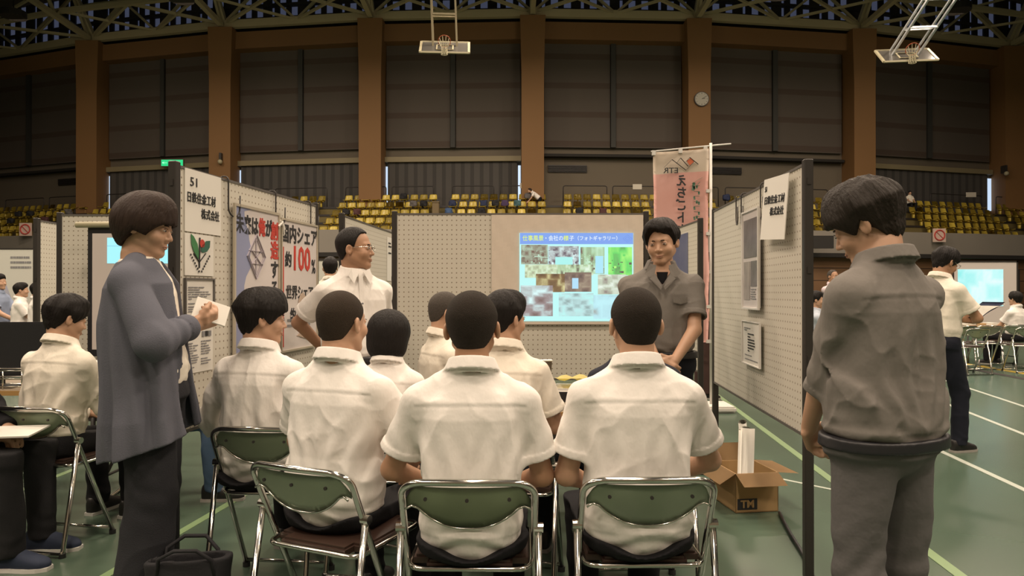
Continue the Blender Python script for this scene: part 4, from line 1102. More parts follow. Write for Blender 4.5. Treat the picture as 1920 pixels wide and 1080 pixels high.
b = bmesh.new(); leaf(b, [(-.02 + .05 * math.cos(a), -h * .17 + .06 * math.sin(a)) for a in [k * .5 for k in range(13)]]); bobj('portrait_shape', b, M['ink_grey'], t)
# big poster 2
x0, x1, z0, z1 = rect(pl, (518, 412), (584, 646))
t, w, h = sheet(pl, x0, x1, z0, z1, M['poster_pale'], 'market_share_poster', off=.03, label='tall pale poster stating domestic share 100 and world share 70 percent', cat='poster'); frame(t, w, h, M['frame_metal'], .012)
quad('red_margin_line', t, -w / 2 + .012, -w / 2 + .024, -h / 2 + .02, h / 2 - .16, M['ink_red'])
cw = w / 5.2
wtext('domestic_share', '国内シェア', cw * 1.25, M['ink'], t, (0, -.002, h / 2 - .085), bold=.003, sx=.86)
wtext('approx', '約', .10, M['ink'], t, (-w * .33, -.002, h / 2 - .24), bold=.002, sx=.9)
wtext('hundred', '100', .21, M['ink_red'], t, (w * .03, -.002, h / 2 - .23), bold=.004, sx=.86)
wtext('percent', '%', .13, M['ink'], t, (w * .40, -.002, h / 2 - .27), bold=.001, sx=.7)
wtext('world_share', '世界シェア', .09, M['ink'], t, (.0, -.002, h / 2 - .44), bold=.002, sx=.86)
wtext('approx', '約', .09, M['ink'], t, (-w * .20, -.002, h / 2 - .58), bold=.002, sx=.9)
wtext('seventy', '70', .16, M['ink_red'], t, (w * .10, -.002, h / 2 - .57), bold=.003, sx=.86)
wtext('percent', '%', .11, M['ink'], t, (w * .38, -.002, h / 2 - .59), bold=.001, sx=.7)
M['poster_brown'] = mat('poster_brown', (.42, .27, .17), .5, noise=(9, .5, (.55, .48, .42)))
b = bmesh.new(); leaf(b, [(.03 + .07 * math.cos(a), -h * .22 + .13 * math.sin(a)) for a in [k * .5 for k in range(13)]]); bobj('worker_picture', b, M['poster_brown'], t)
textlines(t, -w * .35, w * .3, -h * .38, -h * .25, 3, M['ink_grey'], 9)
b = bmesh.new(); leaf(b, [(-w * .1, -h * .40), (w * .45, -h * .47), (w * .45, -h * .44), (w * .05, -h * .36)]); bobj('tool_picture', b, M['poster_brown'], t)
# hooks
def hook(P, px, py, label, hgt=.17, wd_=.045):
    x, z = P.hit(px, py); nx, ny = math.sin(P.a), -math.cos(P.a)
    t = empty('board_hook', (P.P0.x + P.d.x * x + nx * .02, P.P0.y + P.d.y * x + ny * .02, PT), P.a, label, 'hook', 'wire hooks over the board edges')
    b = bmesh.new(); tube(b, fillet([(-wd_, .04, -.03), (-wd_, .04, .012), (-wd_, -.006, .012), (-wd_, -.006, -hgt), (0, -.012, -hgt - .03), (wd_, -.018, -hgt), (wd_, -.02, -hgt * .45)], .03, 4), .004, 6)
    bobj('wire', b, M['rail'], t, smooth=True); return t
hook(pl, 428, 350, 'wire hook over the left board beside the title sheet'); t_ = hook(pl, 516, 380, 'wire hook between the two tall posters'); hook(pl, 581, 400, 'wire hook at the far end of the left board')
b = bmesh.new(); tube(b, [(-.04, -.02, -.20), (0, -.025, -.17), (.035, -.02, -.21)], .008, 5); tube(b, [(-.02, -.02, -.16), (.01, -.025, -.19), (.03, -.02, -.24)], .007, 5); bobj('ribbon', b, M['paper'], t_)
hook(pr, 1440, 345, 'wire hook left of the right title sheet'); hook(pr, 1402, 365, 'wire hook above the photo frame'); hook(pr, 1392, 372, 'wire hook farthest along the right board', .15)
# right board sheets
x0, z1 = pr.hit(1449, 352); x1, z0 = pr.hit(1497, 443); z1 = PT - .01
t, w, h = sheet(pr, x0, x1, z0, z1, M['paper'], 'title_sheet', off=.05, label='slightly lifted title sheet hanging on the right board', cat='sign'); t.rotation_euler[0] = math.radians(-3); t.rotation_euler[1] = math.radians(4)
wtext('number', '51', .040, M['ink'], t, (-w / 2 + .05, -.002, h / 2 - .055)); wtext('company_name', '日鉄住金工材', .045, M['ink'], t, (0, -.002, h / 2 - .115), bold=.0004, sx=w * .84 / (6 * .045))
wtext('company_form', '株式会社', .045, M['ink'], t, (w * .14, -.002, h / 2 - .175), bold=.0004, sx=w * .55 / (4 * .045))
x0, x1, z0, z1 = rect(pr, (1407, 402), (1437, 578))
t, w, h = sheet(pr, x0, x1, z0, z1, M['poster_pale'], 'photo_frame', off=.03, th=.012, label='tall framed sheet of machine photographs on the right board', cat='picture frame'); frame(t, w, h, M['white_plastic'], .010)
M['photo_a'] = mat('photo_machine', (.28, .26, .27), .3, noise=(11, .8, (.05, .045, .05))); M['photo_b'] = mat('photo_parts', (.18, .17, .18), .3, noise=(15, .8, (.50, .46, .42)))
quad('photograph', t, -w * .42, w * .42, h * .02, h * .42, M['photo_a']); quad('photograph', t, -w * .42, -w * .02, -h * .42, -h * .02, M['photo_b']); quad('photograph', t, w * .04, w * .42, -h * .28, -h * .02, M['photo_a']); textlines(t, w * .05, w * .4, -h * .42, -h * .30, 5, M['ink_grey'], 12)
x0, x1, z0, z1 = rect(pr, (1404, 602), (1437, 690))
t, w, h = sheet(pr, x0, x1, z0, z1, M['paper'], 'information_sheet', off=.03, label='small framed text sheet with a vertical list below the photo frame', cat='document'); frame(t, w, h, M['white_plastic'], .006)
textlines(t, -w * .4, w * .4, h * .28, h * .42, 3, M['ink_grey'], 21); textlines(t, -w * .18, w * .22, -h * .22, h * .25, 7, M['ink'], 22, 'list'); textlines(t, -w * .35, w * .38, -h * .42, -h * .27, 3, M['ink_grey'], 23, 'footer')
# blue poster behind presenter
x0, z1 = pb.hit(1240, 455); x1, z0 = pb.hit(1293, 520); z1 = pb.hit(1293, 436)[1]
t, w, h = sheet(pb, x0, x1, z0 - .05, z1, mat('night_blue_print', (.035, .06, .19), .35, noise=(3, .6, (.22, .24, .34))), 'blue_poster', label='dark blue sky poster on the board behind the presenter', cat='poster')
textlines(t, -w * .3, w * .4, -h * .1, h * .1, 2, mat('star_white', (.6, .6, .65), .5), 31, 'small_stars')
# paper on the board behind the man
x, z = pm.hit(733, 470)
t, w, h = sheet(pm, x - .22, x - .02, z - .3, z + .12, M['paper'], 'notice_sheet', label='small white notice on the board behind the man with glasses', cat='notice'); textlines(t, -w * .3, w * .3, h * .1, h * .4, 4, M['ink'], 41)

# projection sheet and slide on the middle board
Ys = 5.16 - .02
def cx_(px): return XY(px, Ys) - pc.P0.x
def cz_(py): return ZZ(py, Ys)
M['sheet_warm'] = mat('projection_paper', (.66, .58, .49), .85)
t = empty('projection_sheet', (XY(1064, Ys), Ys, cz_(504)), 0, 'large cream paper sheet with the projected slide on the middle board', 'projection sheet')
def lx(px): return XY(px, Ys) - t.location.x
def lz(py): return ZZ(py, Ys) - t.location.z
b = bmesh.new(); nx = 40
gv = [[b.verts.new((lx(922) + (lx(1206) - lx(922)) * i / nx, -.004 - .0015 * math.sin(i * 1.3 + j * .4) * math.sin(j * .7 + i * .15), lz(606) + (lz(403) - lz(606)) * j / 24)) for i in range(nx + 1)] for j in range(25)]
for j in range(24):
    for i in range(nx): b.faces.new((gv[j][i], gv[j][i + 1], gv[j + 1][i + 1], gv[j + 1][i]))
box(b, lx(922), lx(1206), -.0015, .004, lz(606), lz(403)); bobj('paper', b, M['sheet_warm'], t, smooth=False)
b = bmesh.new(); box(b, lx(974), lx(1206), -.016, .0, lz(608), lz(603)); bobj('lower_edge_roll', b, M['sheet_warm'], t)
def em(name, c, s=1.0, noise=None):  # emission stands in for projector light falling on a surface
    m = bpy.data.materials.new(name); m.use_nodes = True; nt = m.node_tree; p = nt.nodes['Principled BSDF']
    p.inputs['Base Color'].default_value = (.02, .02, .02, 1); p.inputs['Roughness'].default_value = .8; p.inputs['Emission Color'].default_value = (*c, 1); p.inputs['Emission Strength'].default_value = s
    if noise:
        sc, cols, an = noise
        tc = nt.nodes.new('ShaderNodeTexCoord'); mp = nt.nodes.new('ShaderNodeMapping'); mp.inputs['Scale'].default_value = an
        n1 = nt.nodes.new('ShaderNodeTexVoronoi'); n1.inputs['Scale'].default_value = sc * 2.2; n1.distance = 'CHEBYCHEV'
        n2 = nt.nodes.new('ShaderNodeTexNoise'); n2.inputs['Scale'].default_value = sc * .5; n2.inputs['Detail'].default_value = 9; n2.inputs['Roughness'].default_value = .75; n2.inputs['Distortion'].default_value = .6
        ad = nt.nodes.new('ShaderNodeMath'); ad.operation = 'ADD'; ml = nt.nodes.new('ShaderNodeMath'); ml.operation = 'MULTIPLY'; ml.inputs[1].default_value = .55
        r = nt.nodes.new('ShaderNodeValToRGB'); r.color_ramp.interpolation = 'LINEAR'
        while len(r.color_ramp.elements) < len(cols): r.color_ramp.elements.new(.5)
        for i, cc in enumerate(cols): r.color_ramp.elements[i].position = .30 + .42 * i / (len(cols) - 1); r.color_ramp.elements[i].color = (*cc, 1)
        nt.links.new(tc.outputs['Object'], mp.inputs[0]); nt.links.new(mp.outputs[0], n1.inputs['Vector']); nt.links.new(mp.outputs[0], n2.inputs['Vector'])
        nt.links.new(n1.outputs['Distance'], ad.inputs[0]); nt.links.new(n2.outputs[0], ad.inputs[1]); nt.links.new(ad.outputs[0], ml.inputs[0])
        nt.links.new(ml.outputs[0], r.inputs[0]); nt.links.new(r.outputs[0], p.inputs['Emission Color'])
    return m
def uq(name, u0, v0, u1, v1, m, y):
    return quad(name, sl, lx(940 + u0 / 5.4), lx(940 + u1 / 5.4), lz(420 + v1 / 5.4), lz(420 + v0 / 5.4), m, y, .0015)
b = bmesh.new(); box(b, lx(974), lx(1187), -.012, -.010, lz(602), lz(437)); sl = bobj('projected_slide', b, em('slide_pale_cyan', (.52, .95, .93)), t)  # slide light is put in as a glowing slab on the paper
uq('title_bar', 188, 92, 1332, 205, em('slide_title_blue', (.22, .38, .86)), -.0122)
BR = (.20, .13, .10); PG = (.55, .80, .62); CY = (.50, .95, .92)
ph = [((200, 212, 470, 408), (22, [BR, (.35, .38, .28), PG], (1, 1, 1))), ((475, 225, 782, 412), (24, [(.16, .12, .15), (.45, .5, .5), (.72, .95, .95)], (1, 1, 1))), ((800, 235, 1042, 505), (14, [BR, (.40, .6, .36), (.6, .88, .66)], (1.6, 1, .8))),
      ((1080, 236, 1320, 520), (12, [(.14, .12, .10), (.16, .72, .16), (.42, .95, .22)], (1.3, 1, .7))), ((238, 410, 560, 545), (30, [(.40, .42, .28), (.62, .76, .50), (.80, .92, .78)], (1, 1, 1))), ((560, 412, 930, 520), (22, [(.18, .16, .12), (.5, .68, .42), (.8, .95, .8)], (1.4, 1, .8))),
      ((350, 505, 640, 690), (14, [(.12, .07, .04), (.24, .15, .07), (.75, .70, .35)], (1, 1, 1))), ((640, 490, 910, 686), (16, [(.13, .09, .08), (.25, .18, .14), (.50, .42, .30)], (1, 1, 1))), ((975, 512, 1262, 712), (18, [(.30, .24, .22), (.55, .62, .48), (.85, .95, .85)], (1, 1, 1.3))),
      ((195, 622, 520, 932), (11, [(.20, .13, .12), (.34, .28, .28), (.70, .95, .95)], (1, 1, 1.5))), ((580, 702, 930, 932), (15, [(.30, .42, .42), (.50, .75, .75), CY], (1, 1, 1.6))), ((930, 720, 1200, 960), (13, [(.38, .42, .40), (.48, .78, .85), (.55, .92, .98)], (1, 1, 1)))]
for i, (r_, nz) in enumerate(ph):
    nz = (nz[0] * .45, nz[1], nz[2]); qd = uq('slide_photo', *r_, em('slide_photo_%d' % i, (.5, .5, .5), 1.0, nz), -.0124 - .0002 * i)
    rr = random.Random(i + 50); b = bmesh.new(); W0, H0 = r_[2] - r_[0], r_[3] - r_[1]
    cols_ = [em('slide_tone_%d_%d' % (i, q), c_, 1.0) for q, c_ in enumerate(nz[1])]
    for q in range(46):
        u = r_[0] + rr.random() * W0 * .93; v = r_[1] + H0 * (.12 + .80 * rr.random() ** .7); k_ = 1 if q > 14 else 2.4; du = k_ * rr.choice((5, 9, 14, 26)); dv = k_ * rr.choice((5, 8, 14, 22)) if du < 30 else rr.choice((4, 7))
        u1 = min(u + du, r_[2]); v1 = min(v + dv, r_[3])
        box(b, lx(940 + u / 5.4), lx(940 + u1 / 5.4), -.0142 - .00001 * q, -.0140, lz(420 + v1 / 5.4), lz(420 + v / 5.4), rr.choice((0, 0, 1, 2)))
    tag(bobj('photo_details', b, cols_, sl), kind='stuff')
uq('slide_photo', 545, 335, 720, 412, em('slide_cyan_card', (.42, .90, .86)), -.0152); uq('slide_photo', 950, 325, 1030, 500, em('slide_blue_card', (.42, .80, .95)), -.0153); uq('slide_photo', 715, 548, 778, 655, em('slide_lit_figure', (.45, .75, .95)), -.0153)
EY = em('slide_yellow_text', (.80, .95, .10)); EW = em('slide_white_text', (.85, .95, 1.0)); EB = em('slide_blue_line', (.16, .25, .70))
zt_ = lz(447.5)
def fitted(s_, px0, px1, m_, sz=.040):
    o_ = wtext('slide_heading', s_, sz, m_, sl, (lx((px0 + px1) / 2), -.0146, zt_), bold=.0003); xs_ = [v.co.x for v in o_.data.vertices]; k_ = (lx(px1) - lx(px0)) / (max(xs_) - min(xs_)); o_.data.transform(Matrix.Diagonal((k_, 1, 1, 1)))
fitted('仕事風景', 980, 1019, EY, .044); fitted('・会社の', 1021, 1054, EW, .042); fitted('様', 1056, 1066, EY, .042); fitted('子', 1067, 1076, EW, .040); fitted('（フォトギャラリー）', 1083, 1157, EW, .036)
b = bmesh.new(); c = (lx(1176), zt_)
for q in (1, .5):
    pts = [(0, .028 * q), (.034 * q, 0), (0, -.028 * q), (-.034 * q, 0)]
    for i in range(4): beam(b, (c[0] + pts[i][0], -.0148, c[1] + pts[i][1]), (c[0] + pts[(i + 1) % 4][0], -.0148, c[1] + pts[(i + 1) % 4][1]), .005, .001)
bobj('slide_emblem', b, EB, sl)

# roll-up screen at left
Y5 = 5.05; t = empty('roll_up_screen', (XY(250, Y5), Y5, 0), 0, 'roll-up projection screen with black border, glowing cyan, behind the woman', 'screen')
def l5(px): return XY(px, Y5) - t.location.x
def z5(py): return ZZ(py, Y5)
M['black_plastic'] = mat('black_plastic', (.015, .015, .018), .45); M['screen_cloth'] = mat('screen_cloth', (.58, .53, .50), .8)
b = bmesh.new(); tube(b, [(l5(146), -.02, z5(422)), (l5(345), -.02, z5(420))], .022, 10); bobj('top_bar', b, M['goal_frame'], t, smooth=True)
b = bmesh.new(); box(b, l5(166), l5(345), -.01, .0, z5(668), z5(426)); bobj('black_border', b, M['black_plastic'], t)
b = bmesh.new(); box(b, l5(175), l5(340), -.014, -.010, z5(655), z5(438)); bobj('screen_surface', b, M['screen_cloth'], t)
b = bmesh.new(); box(b, l5(203), l5(319), -.016, -.014, z5(494), z5(446)); im = bobj('projected_image', b, em('screen_cyan', (.40, .93, 1.0), 1.0), t)
b = bmesh.new(); box(b, l5(203), l5(319), -.0175, -.016, z5(462), z5(461)); bobj('image_line', b, em('screen_teal', (.25, .6, .8), 1.0), im)
b = bmesh.new(); beam(b, (l5(250), .03, z5(640)), (l5(250), .03, z5(424)), .03); beam(b, (l5(250), .03, .42), (l5(250), .03, z5(640)), .03)
for a in (0, 2.1, 4.2): beam(b, (l5(250), .03, .42), (l5(250) + .3 * math.cos(a), .03 + .12 * math.sin(a), .01), .02)
bobj('tripod_stand', b, M['rail'], t)

# flag
Yf = 7.7; t = empty('nobori_flag', (XY(1333, Yf), Yf, 0), 0, 'tall pink and white banner flag on a white pole, seen from behind', 'flag')
def lf(px): return XY(px, Yf) - t.location.x
def zf(py): return ZZ(py, Yf)
M['pole_white'] = mat('pole_white', (.62, .60, .56), .45)
b = bmesh.new(); tube(b, [(0, 0, .05), (0, 0, zf(268))], .016, 10); bobj('pole', b, M['pole_white'], t, smooth=True)
b = bmesh.new(); tube(b, [(lf(1221), 0, zf(284)), (0, 0, zf(273)), (lf(1371), 0, zf(269.5))], .009, 8); bobj('cross_bar', b, M['pole_white'], t, smooth=True)
M['flag_white'] = mat('flag_white', (.62, .55, .47), .85); M['flag_pink'] = mat('flag_pink', (.68, .44, .40), .85)
b = bmesh.new(); nx, nz = 16, 60; gv = []
for j in range(nz + 1):
    row = []
    for i in range(nx + 1):
        u = i / nx; v = j / nz; x = lf(1225 + 5 * v) + (lf(1328) - lf(1225 + 5 * v)) * u
        z = (zf(285) + (zf(279) - zf(285)) * u) * (1 - v) + zf(642) * v
        row.append(b.verts.new((x, .015 * math.sin(u * 5 + v * 9) + .012 * math.sin(v * 23 + u * 3) + .01 * math.sin(u * 11), z)))
    gv.append(row)
for j in range(nz):
    for i in range(nx):
        f = b.faces.new((gv[j][i], gv[j][i + 1], gv[j + 1][i + 1], gv[j + 1][i])); f.material_index = 0 if j < 7 else 1
bmesh.ops.solidify(b, geom=b.faces[:], thickness=.003); fo = bobj('banner', b, [M['flag_white'], M['flag_pink']], t, smooth=True)
b = bmesh.new()
b.free()
for px, py in ((1226, 285), (1276, 281), (1323, 277)):
    b = bmesh.new(); box(b, lf(px) - .02, lf(px) + .02, -.015, .015, zf(py + 6), zf(py - 3)); bobj('loop', b, M['pole_white'], t)
for py in (358, 438, 510, 575, 640):
    b = bmesh.new(); box(b, lf(1324), .012, -.015, .015, zf(py + 3), zf(py - 3)); bobj('loop', b, M['pole_white'], t)
b = bmesh.new(); box(b, -.22, .22, -.22, .22, .003, .07); bmesh.ops.bevel(b, geom=b.edges[:], offset=.02, segments=2, affect='EDGES'); bobj('base', b, M['pole_white'], t)
b = bmesh.new()
mt = [(1244, 314), (1259, 299), (1281, 320), (1276, 320)]
ln = [((1244, 315), (1259, 300)), ((1259, 300), (1285, 320)), ((1268, 306), (1275, 297)), ((1275, 297), (1289, 313)), ((1285, 320), (1301, 303)), ((1285, 304), (1292, 296)), ((1292, 296), (1308, 309))]
for p, q in ln: beam(b, (lf(p[0]), -.035, zf(p[1])), (lf(q[0]), -.035, zf(q[1])), .020, .003)
bobj('mountain_mark', b, M['ink'], t)
b = bmesh.new(); leaf(b, [(lf(x), zf(y)) for x, y in ((1286, 303), (1293, 297), (1300, 304), (1292, 311))], -.036, .003); bobj('red_square', b, mat('orange_red_print', (.50, .12, .05), .7), t)
wtext('railway_letters', 'ETR', .085, M['ink'], t, (lf(1257), -.036, zf(321)), mirror=True, sx=1.15, bold=.001)
for i, c in enumerate('えちごトキ'):
    wtext('banner_character', c, .135, M['ink'], t, (lf(1276), -.048, zf(341 + i * 23)), mirror=True, bold=.004, sx=.9)
M['flag_green'] = mat('flag_green_print', (.10, .20, .14), .8)
for i, c in enumerate('YUKIGUNI'):
    wtext('green_letter', c, .07, M['flag_green'], t, (lf(1305), -.036, zf(354 + i * 8.5)), mirror=True, bold=.001) if False else None
b = bmesh.new()
for k in range(8):
    z = 350 + k * 9.5
    beam(b, (lf(1300), -.036, zf(z)), (lf(1310), -.036, zf(z + (1 if k % 2 else -1))), .02, .003); beam(b, (lf(1300 + 9 * (k % 2)), -.036, zf(z)), (lf(1301 + 8 * (k % 2)), -.036, zf(z + 6)), .02, .003)
    if k % 3 == 0: beam(b, (lf(1305), -.036, zf(z - 2)), (lf(1305), -.036, zf(z + 4)), .02, .003)
bobj('green_script', b, M['flag_green'], t)
b = bmesh.new()
for p, q in (((1296, 345), (1309, 337)), ((1309, 337), (1315, 334)), ((1300, 343), (1298, 358)), ((1311, 342), (1305, 349)), ((1294, 350), (1299, 347))): beam(b, (lf(p[0]), -.036, zf(p[1])), (lf(q[0]), -.036, zf(q[1])), .03, .003)
bobj('green_deer_mark', b, M['flag_green'], t)

# ---------------------------------------------------------------- folding chairs
M['chair_steel'] = mat('chair_back_steel', (.34, .40, .30), .30, metal=.4, spec=.6, noise=(3, .25)); M['vinyl'] = mat('brown_vinyl', (.045, .025, .018), .4)  # green tint paints the floor's reflection into the grey steel
def make_chair(label, group=None):
    t = empty('folding_chair', (0, 0, 0), 0, label, 'folding chair', group)
    W = .210; zt = .727
    # y = 0 below the back; the sitter faces +y
    def fr(z): return .0 + (zt - z) * .46          # the back frame slants forward to the front feet
    b = bmesh.new()
    pts = [(-W, fr(.02), .02), (-W, fr(.45), .45), (-W, fr(.70), .70), (-W + .045, fr(zt) - .012, zt), (0, fr(zt) - .035, zt + .006), (W - .045, fr(zt) - .012, zt), (W, fr(.70), .70), (W, fr(.45), .45), (W, fr(.02), .02)]
    tube(b, fillet([pts[0], pts[1], pts[2]] + pts[3:6] + pts[6:], .05, 5), .0115, 10)
    tube(b, [(-W, fr(.035), .035), (W, fr(.035), .035)], .0095, 8)
    bobj('back_frame', b, M['chrome'], t, smooth=True)
    b = bmesh.new(); n_ = 22; rows = []
    for i in range(n_ + 1):
        u = -1 + 2 * i / n_; x = u * (W - .012); ztop = zt - .012 - .05 * max(0, abs(u) - .86) / .14; dep = .028 + .115 * (1 - abs(u) ** 2.4); 
        yb = -.030 * (1 - u * u)
        rows.append([b.verts.new((x, fr(ztop - dep * v) * .8 + .2 * fr(zt) + yb + .004 * math.sin(v * 3), ztop - dep * v)) for v in (0, .2, .5, .8, 1)])
    for i in range(n_):
        for k in range(4): b.faces.new((rows[i][k], rows[i + 1][k], rows[i + 1][k + 1], rows[i][k + 1]))
    bmesh.ops.solidify(b, geom=b.faces[:], thickness=.008); bk = bobj('backrest', b, M['chair_steel'], t, smooth=True)
    b = bmesh.new(); tube(b, [rows_ for rows_ in [(u * (W - .012), fr(zt - .04 - .115 * (1 - abs(u) ** 2.4)) * .8 - .030 * (1 - u * u) - .002, zt - .012 - .05 * max(0, abs(u) - .86) / .14 - .028 - .115 * (1 - abs(u) ** 2.4)) for u in [-1 + k / 10 for k in range(21)]]], .004, 6)
    bobj('lower_edge_bead', b, M['chrome'], bk, smooth=True)
    for x in (-.13, 0, .13):
        b = bmesh.new(); disc(b, (x, -.034 * (1 - (x / W) ** 2) + .004, zt - .05), .006, 10, 'y', .006); bobj('screw', b, M['rail'], bk)
    b = bmesh.new()
    tube(b, fillet([(-W - .012, fr(.56), .56), (-W - .012, -.02, .03), (-W - .012, -.03, .014), (W + .012, -.03, .014), (W + .012, -.02, .03), (W + .012, fr(.56), .56)], .03, 4), .0115, 10)
    bobj('rear_leg_frame', b, M['chrome'], t, smooth=True)
    for x in (-W - .012, W + .012):
        b = bmesh.new(); disc(b, (x, fr(.56), .56), .016, 12, 'x', .03); bobj('pivot', b, M['chrome'], t)
    for x, y in ((-W, fr(.02)), (W, fr(.02)), (-W - .012, -.025), (W + .012, -.025)):
        b = bmesh.new(); disc(b, (x, y, .012), .017, 12, 'z', .022); bobj('rubber_foot', b, M['blackfoot'], t)
    b = bmesh.new(); w = W - .022; box(b, -w, w, .075, .455, .425, .452); bmesh.ops.bevel(b, geom=[e for e in b.edges if abs(e.verts[0].co.z - e.verts[1].co.z) > .01], offset=.05, segments=4, affect='EDGES'); bmesh.ops.bevel(b, geom=[e for e in b.edges if abs(e.verts[0].co.z - e.verts[1].co.z) < .001 and e.verts[0].co.z > .44], offset=.008, segments=2, affect='EDGES')
    s = bobj('seat', b, M['vinyl'], t)
    b = bmesh.new(); tube(b, fillet([(-w - .008, .25, .43), (-w - .008, .065, .43), (w + .008, .065, .43), (w + .008, .463, .43), (-w - .008, .463, .43), (-w - .008, .25, .43)], .055, 5), .009, 8); bobj('seat_rim', b, M['chrome'], s, smooth=True)
    return t
CH = None
def chair(x, y, rz, label, group=None):
    global CH
    if CH is None: CH = make_chair(label, group); o = CH
    else:
        o = copy_tree(CH); o['label'] = label
        if group: o['group'] = group
        elif 'group' in o: del o['group']
    o.location = (x, y, 0); o.rotation_euler = (0, 0, rz); return o
# ---------------------------------------------------------------- people in the booth
R_ = math.radians
# the three students in the front row (backs to us)
F_ = person('student in white short-sleeved shirt seated in front centre, cropped black hair', (-.135, 2.33, 0), 0, M, sit=True, scale=1.0, lean=.03, head=(R_(-4), 0, R_(-2)), hair='buzz', hairmat=M['hair_buzz'], hairvol=.009, headw=1.08,
       shirtmat=M['shirt_white'], trousermat=M['black_cloth'], h=.005, seed=11, skin=M['skin_tan'], torso_w=.99, width=1.07, folds=.007,
       waist=.865,
       arms={1: dict(wrist=(.13, .26, .60), pole=(.6, -.4, -.8)), -1: dict(wrist=(-.16, .26, .60), pole=(-.8, -.3, -.7))}, face=True)
chair(-.138, 2.16, R_(-1), 'folding steel chair of the student in front centre', 'folding chairs of the booth audience')
G_ = person('student in white short-sleeved shirt seated at front right, round cropped black hair', (.425, 2.36, 0), R_(2), M, sit=True, scale=1.01, lean=.02, head=(R_(3), 0, 0), hair='buzz', hairmat=M['hair_buzz'], hairvol=.007, headw=1.05,
       shirtmat=M['shirt_white'], trousermat=M['black_cloth'], h=.005, seed=23, torso_w=1.02, width=1.07, folds=.007,
       waist=.865,
       arms={1: dict(wrist=(.16, .28, .60), pole=(.8, -.2, -.6)), -1: dict(wrist=(-.13, .24, .60), pole=(-.5, -.4, -.8))})
chair(.435, 2.19, R_(1), 'folding steel chair of the front right student beside the cardboard box', 'folding chairs of the booth audience')
B_ = person('student in white shirt with shaved brown-black hair seated between posters and front centre student', (-.66, 2.60, 0), R_(-20), M, sit=True, scale=1.005, lean=.04, head=(R_(-8), 0, 0), hair='buzz', hairmat=M['hair_stubble'], hairvol=.003, headw=1.04,
       shirtmat=M['shirt_white'], trousermat=M['black_cloth'], h=.005, seed=37, torso_w=1.03, width=1.08, folds=.008, skin=M['skin'],
       arms={1: dict(wrist=(.15, .30, .60), pole=(1, -.3, -.6)), -1: dict(wrist=(-.14, .30, .60), pole=(-1, -.3, -.6))}, sleeve='short', waist=.875)
chair(-.72, 2.33, R_(-24), 'folding steel chair turned right, under the shaved-headed student', 'folding chairs of the booth audience')
A_ = person('student in long-sleeved white shirt with black mop hair looking right, below the posters', (-1.165, 3.17, 0), R_(-14), M, waist=.88, sit=True, scale=1.0, lean=.04, head=(R_(-48), R_(-6), 0), hair='mop', hairvol=.026, headw=1.08,
       shirtmat=M['shirt_white'], trousermat=M['black_cloth'], h=.0055, seed=41, torso_w=.93, width=.98, folds=.009, sleeve='roll', arms={-1: dict(wrist=(-.22, .18, .52), pole=(-1, -.3, -.3)), 1: dict(wrist=(.12, .30, .62), pole=(1, -.3, -.6))})
chair(-1.10, 2.99, R_(-6), 'folding steel chair of the student below the tall posters', 'folding chairs of the booth audience')
C_ = person('student with a black bob, seated between the shaved student and the middle board', (-.615, 3.36, 0), R_(-10), M, sit=True, scale=.905, seatz=.47, lean=.08, head=(R_(-10), R_(-8), 0), hair='bob', headw=1.12, hairvol=.030,
       shirtmat=M['shirt_white'], trousermat=M['black_cloth'], h=.006, seed=51, torso_w=.86, width=.92)
chair(-.635, 3.18, R_(-10), 'folding steel chair hidden below the student with the bob', 'folding chairs of the booth audience')
D_ = person('man with dark-rimmed glasses and grey stubble hair taking notes, seated in profile', (-.435, 4.10, 0), R_(-62), M, sit=True, scale=1.0, lean=.05, head=(R_(-10), R_(-8), 0), hair='buzz', hairmat=M['hair_grey'], hairvol=.004,
       shirtmat=M['shirt_cream'], trousermat=M['trouser_grey'], h=.006, seed=61, torso_w=1.0, sleeve='short', arms={1: dict(wrist=(.10, .34, .74), pole=(1, -.3, -.6)), -1: dict(wrist=(-.10, .33, .76), pole=(-1, -.3, -.5), curl=.7)}, seatz=.45)
chair(-.60, 4.20, R_(-62), 'folding steel chair of the note-taking man with glasses', 'folding chairs of the booth audience')
E_ = person('student with thick black hair seated behind the front centre student, head turned right', (-.04, 3.17, 0), R_(-12), M, sit=True, scale=1.0, lean=.05, head=(R_(-32), R_(-4), 0), hair='short', hairvol=.016,
       shirtmat=M['shirt_cream'], trousermat=M['black_cloth'], h=.006, seed=71, torso_w=.93, width=.94, arms={1: dict(wrist=(.16, .32, .66), pole=(.5, -.3, -.9))}, folds=.008)
chair(-.04, 3.0, R_(-12), 'folding steel chair behind the front centre student', 'folding chairs of the booth audience')
H_ = person('person in a dark navy jacket seated behind the front right student by the projector', (.55, 3.08, 0), R_(4), M, sit=True, scale=.97, lean=.06, head=(0, R_(-4), 0), hair='short',
       shirtmat=M['navy_cloth'], trousermat=M['navy_cloth'], sleeve='long', h=.007, seed=81, jacket=True, collar=False)
chair(.56, 2.90, R_(4), 'folding steel chair of the person in the navy jacket', 'folding chairs of the booth audience')

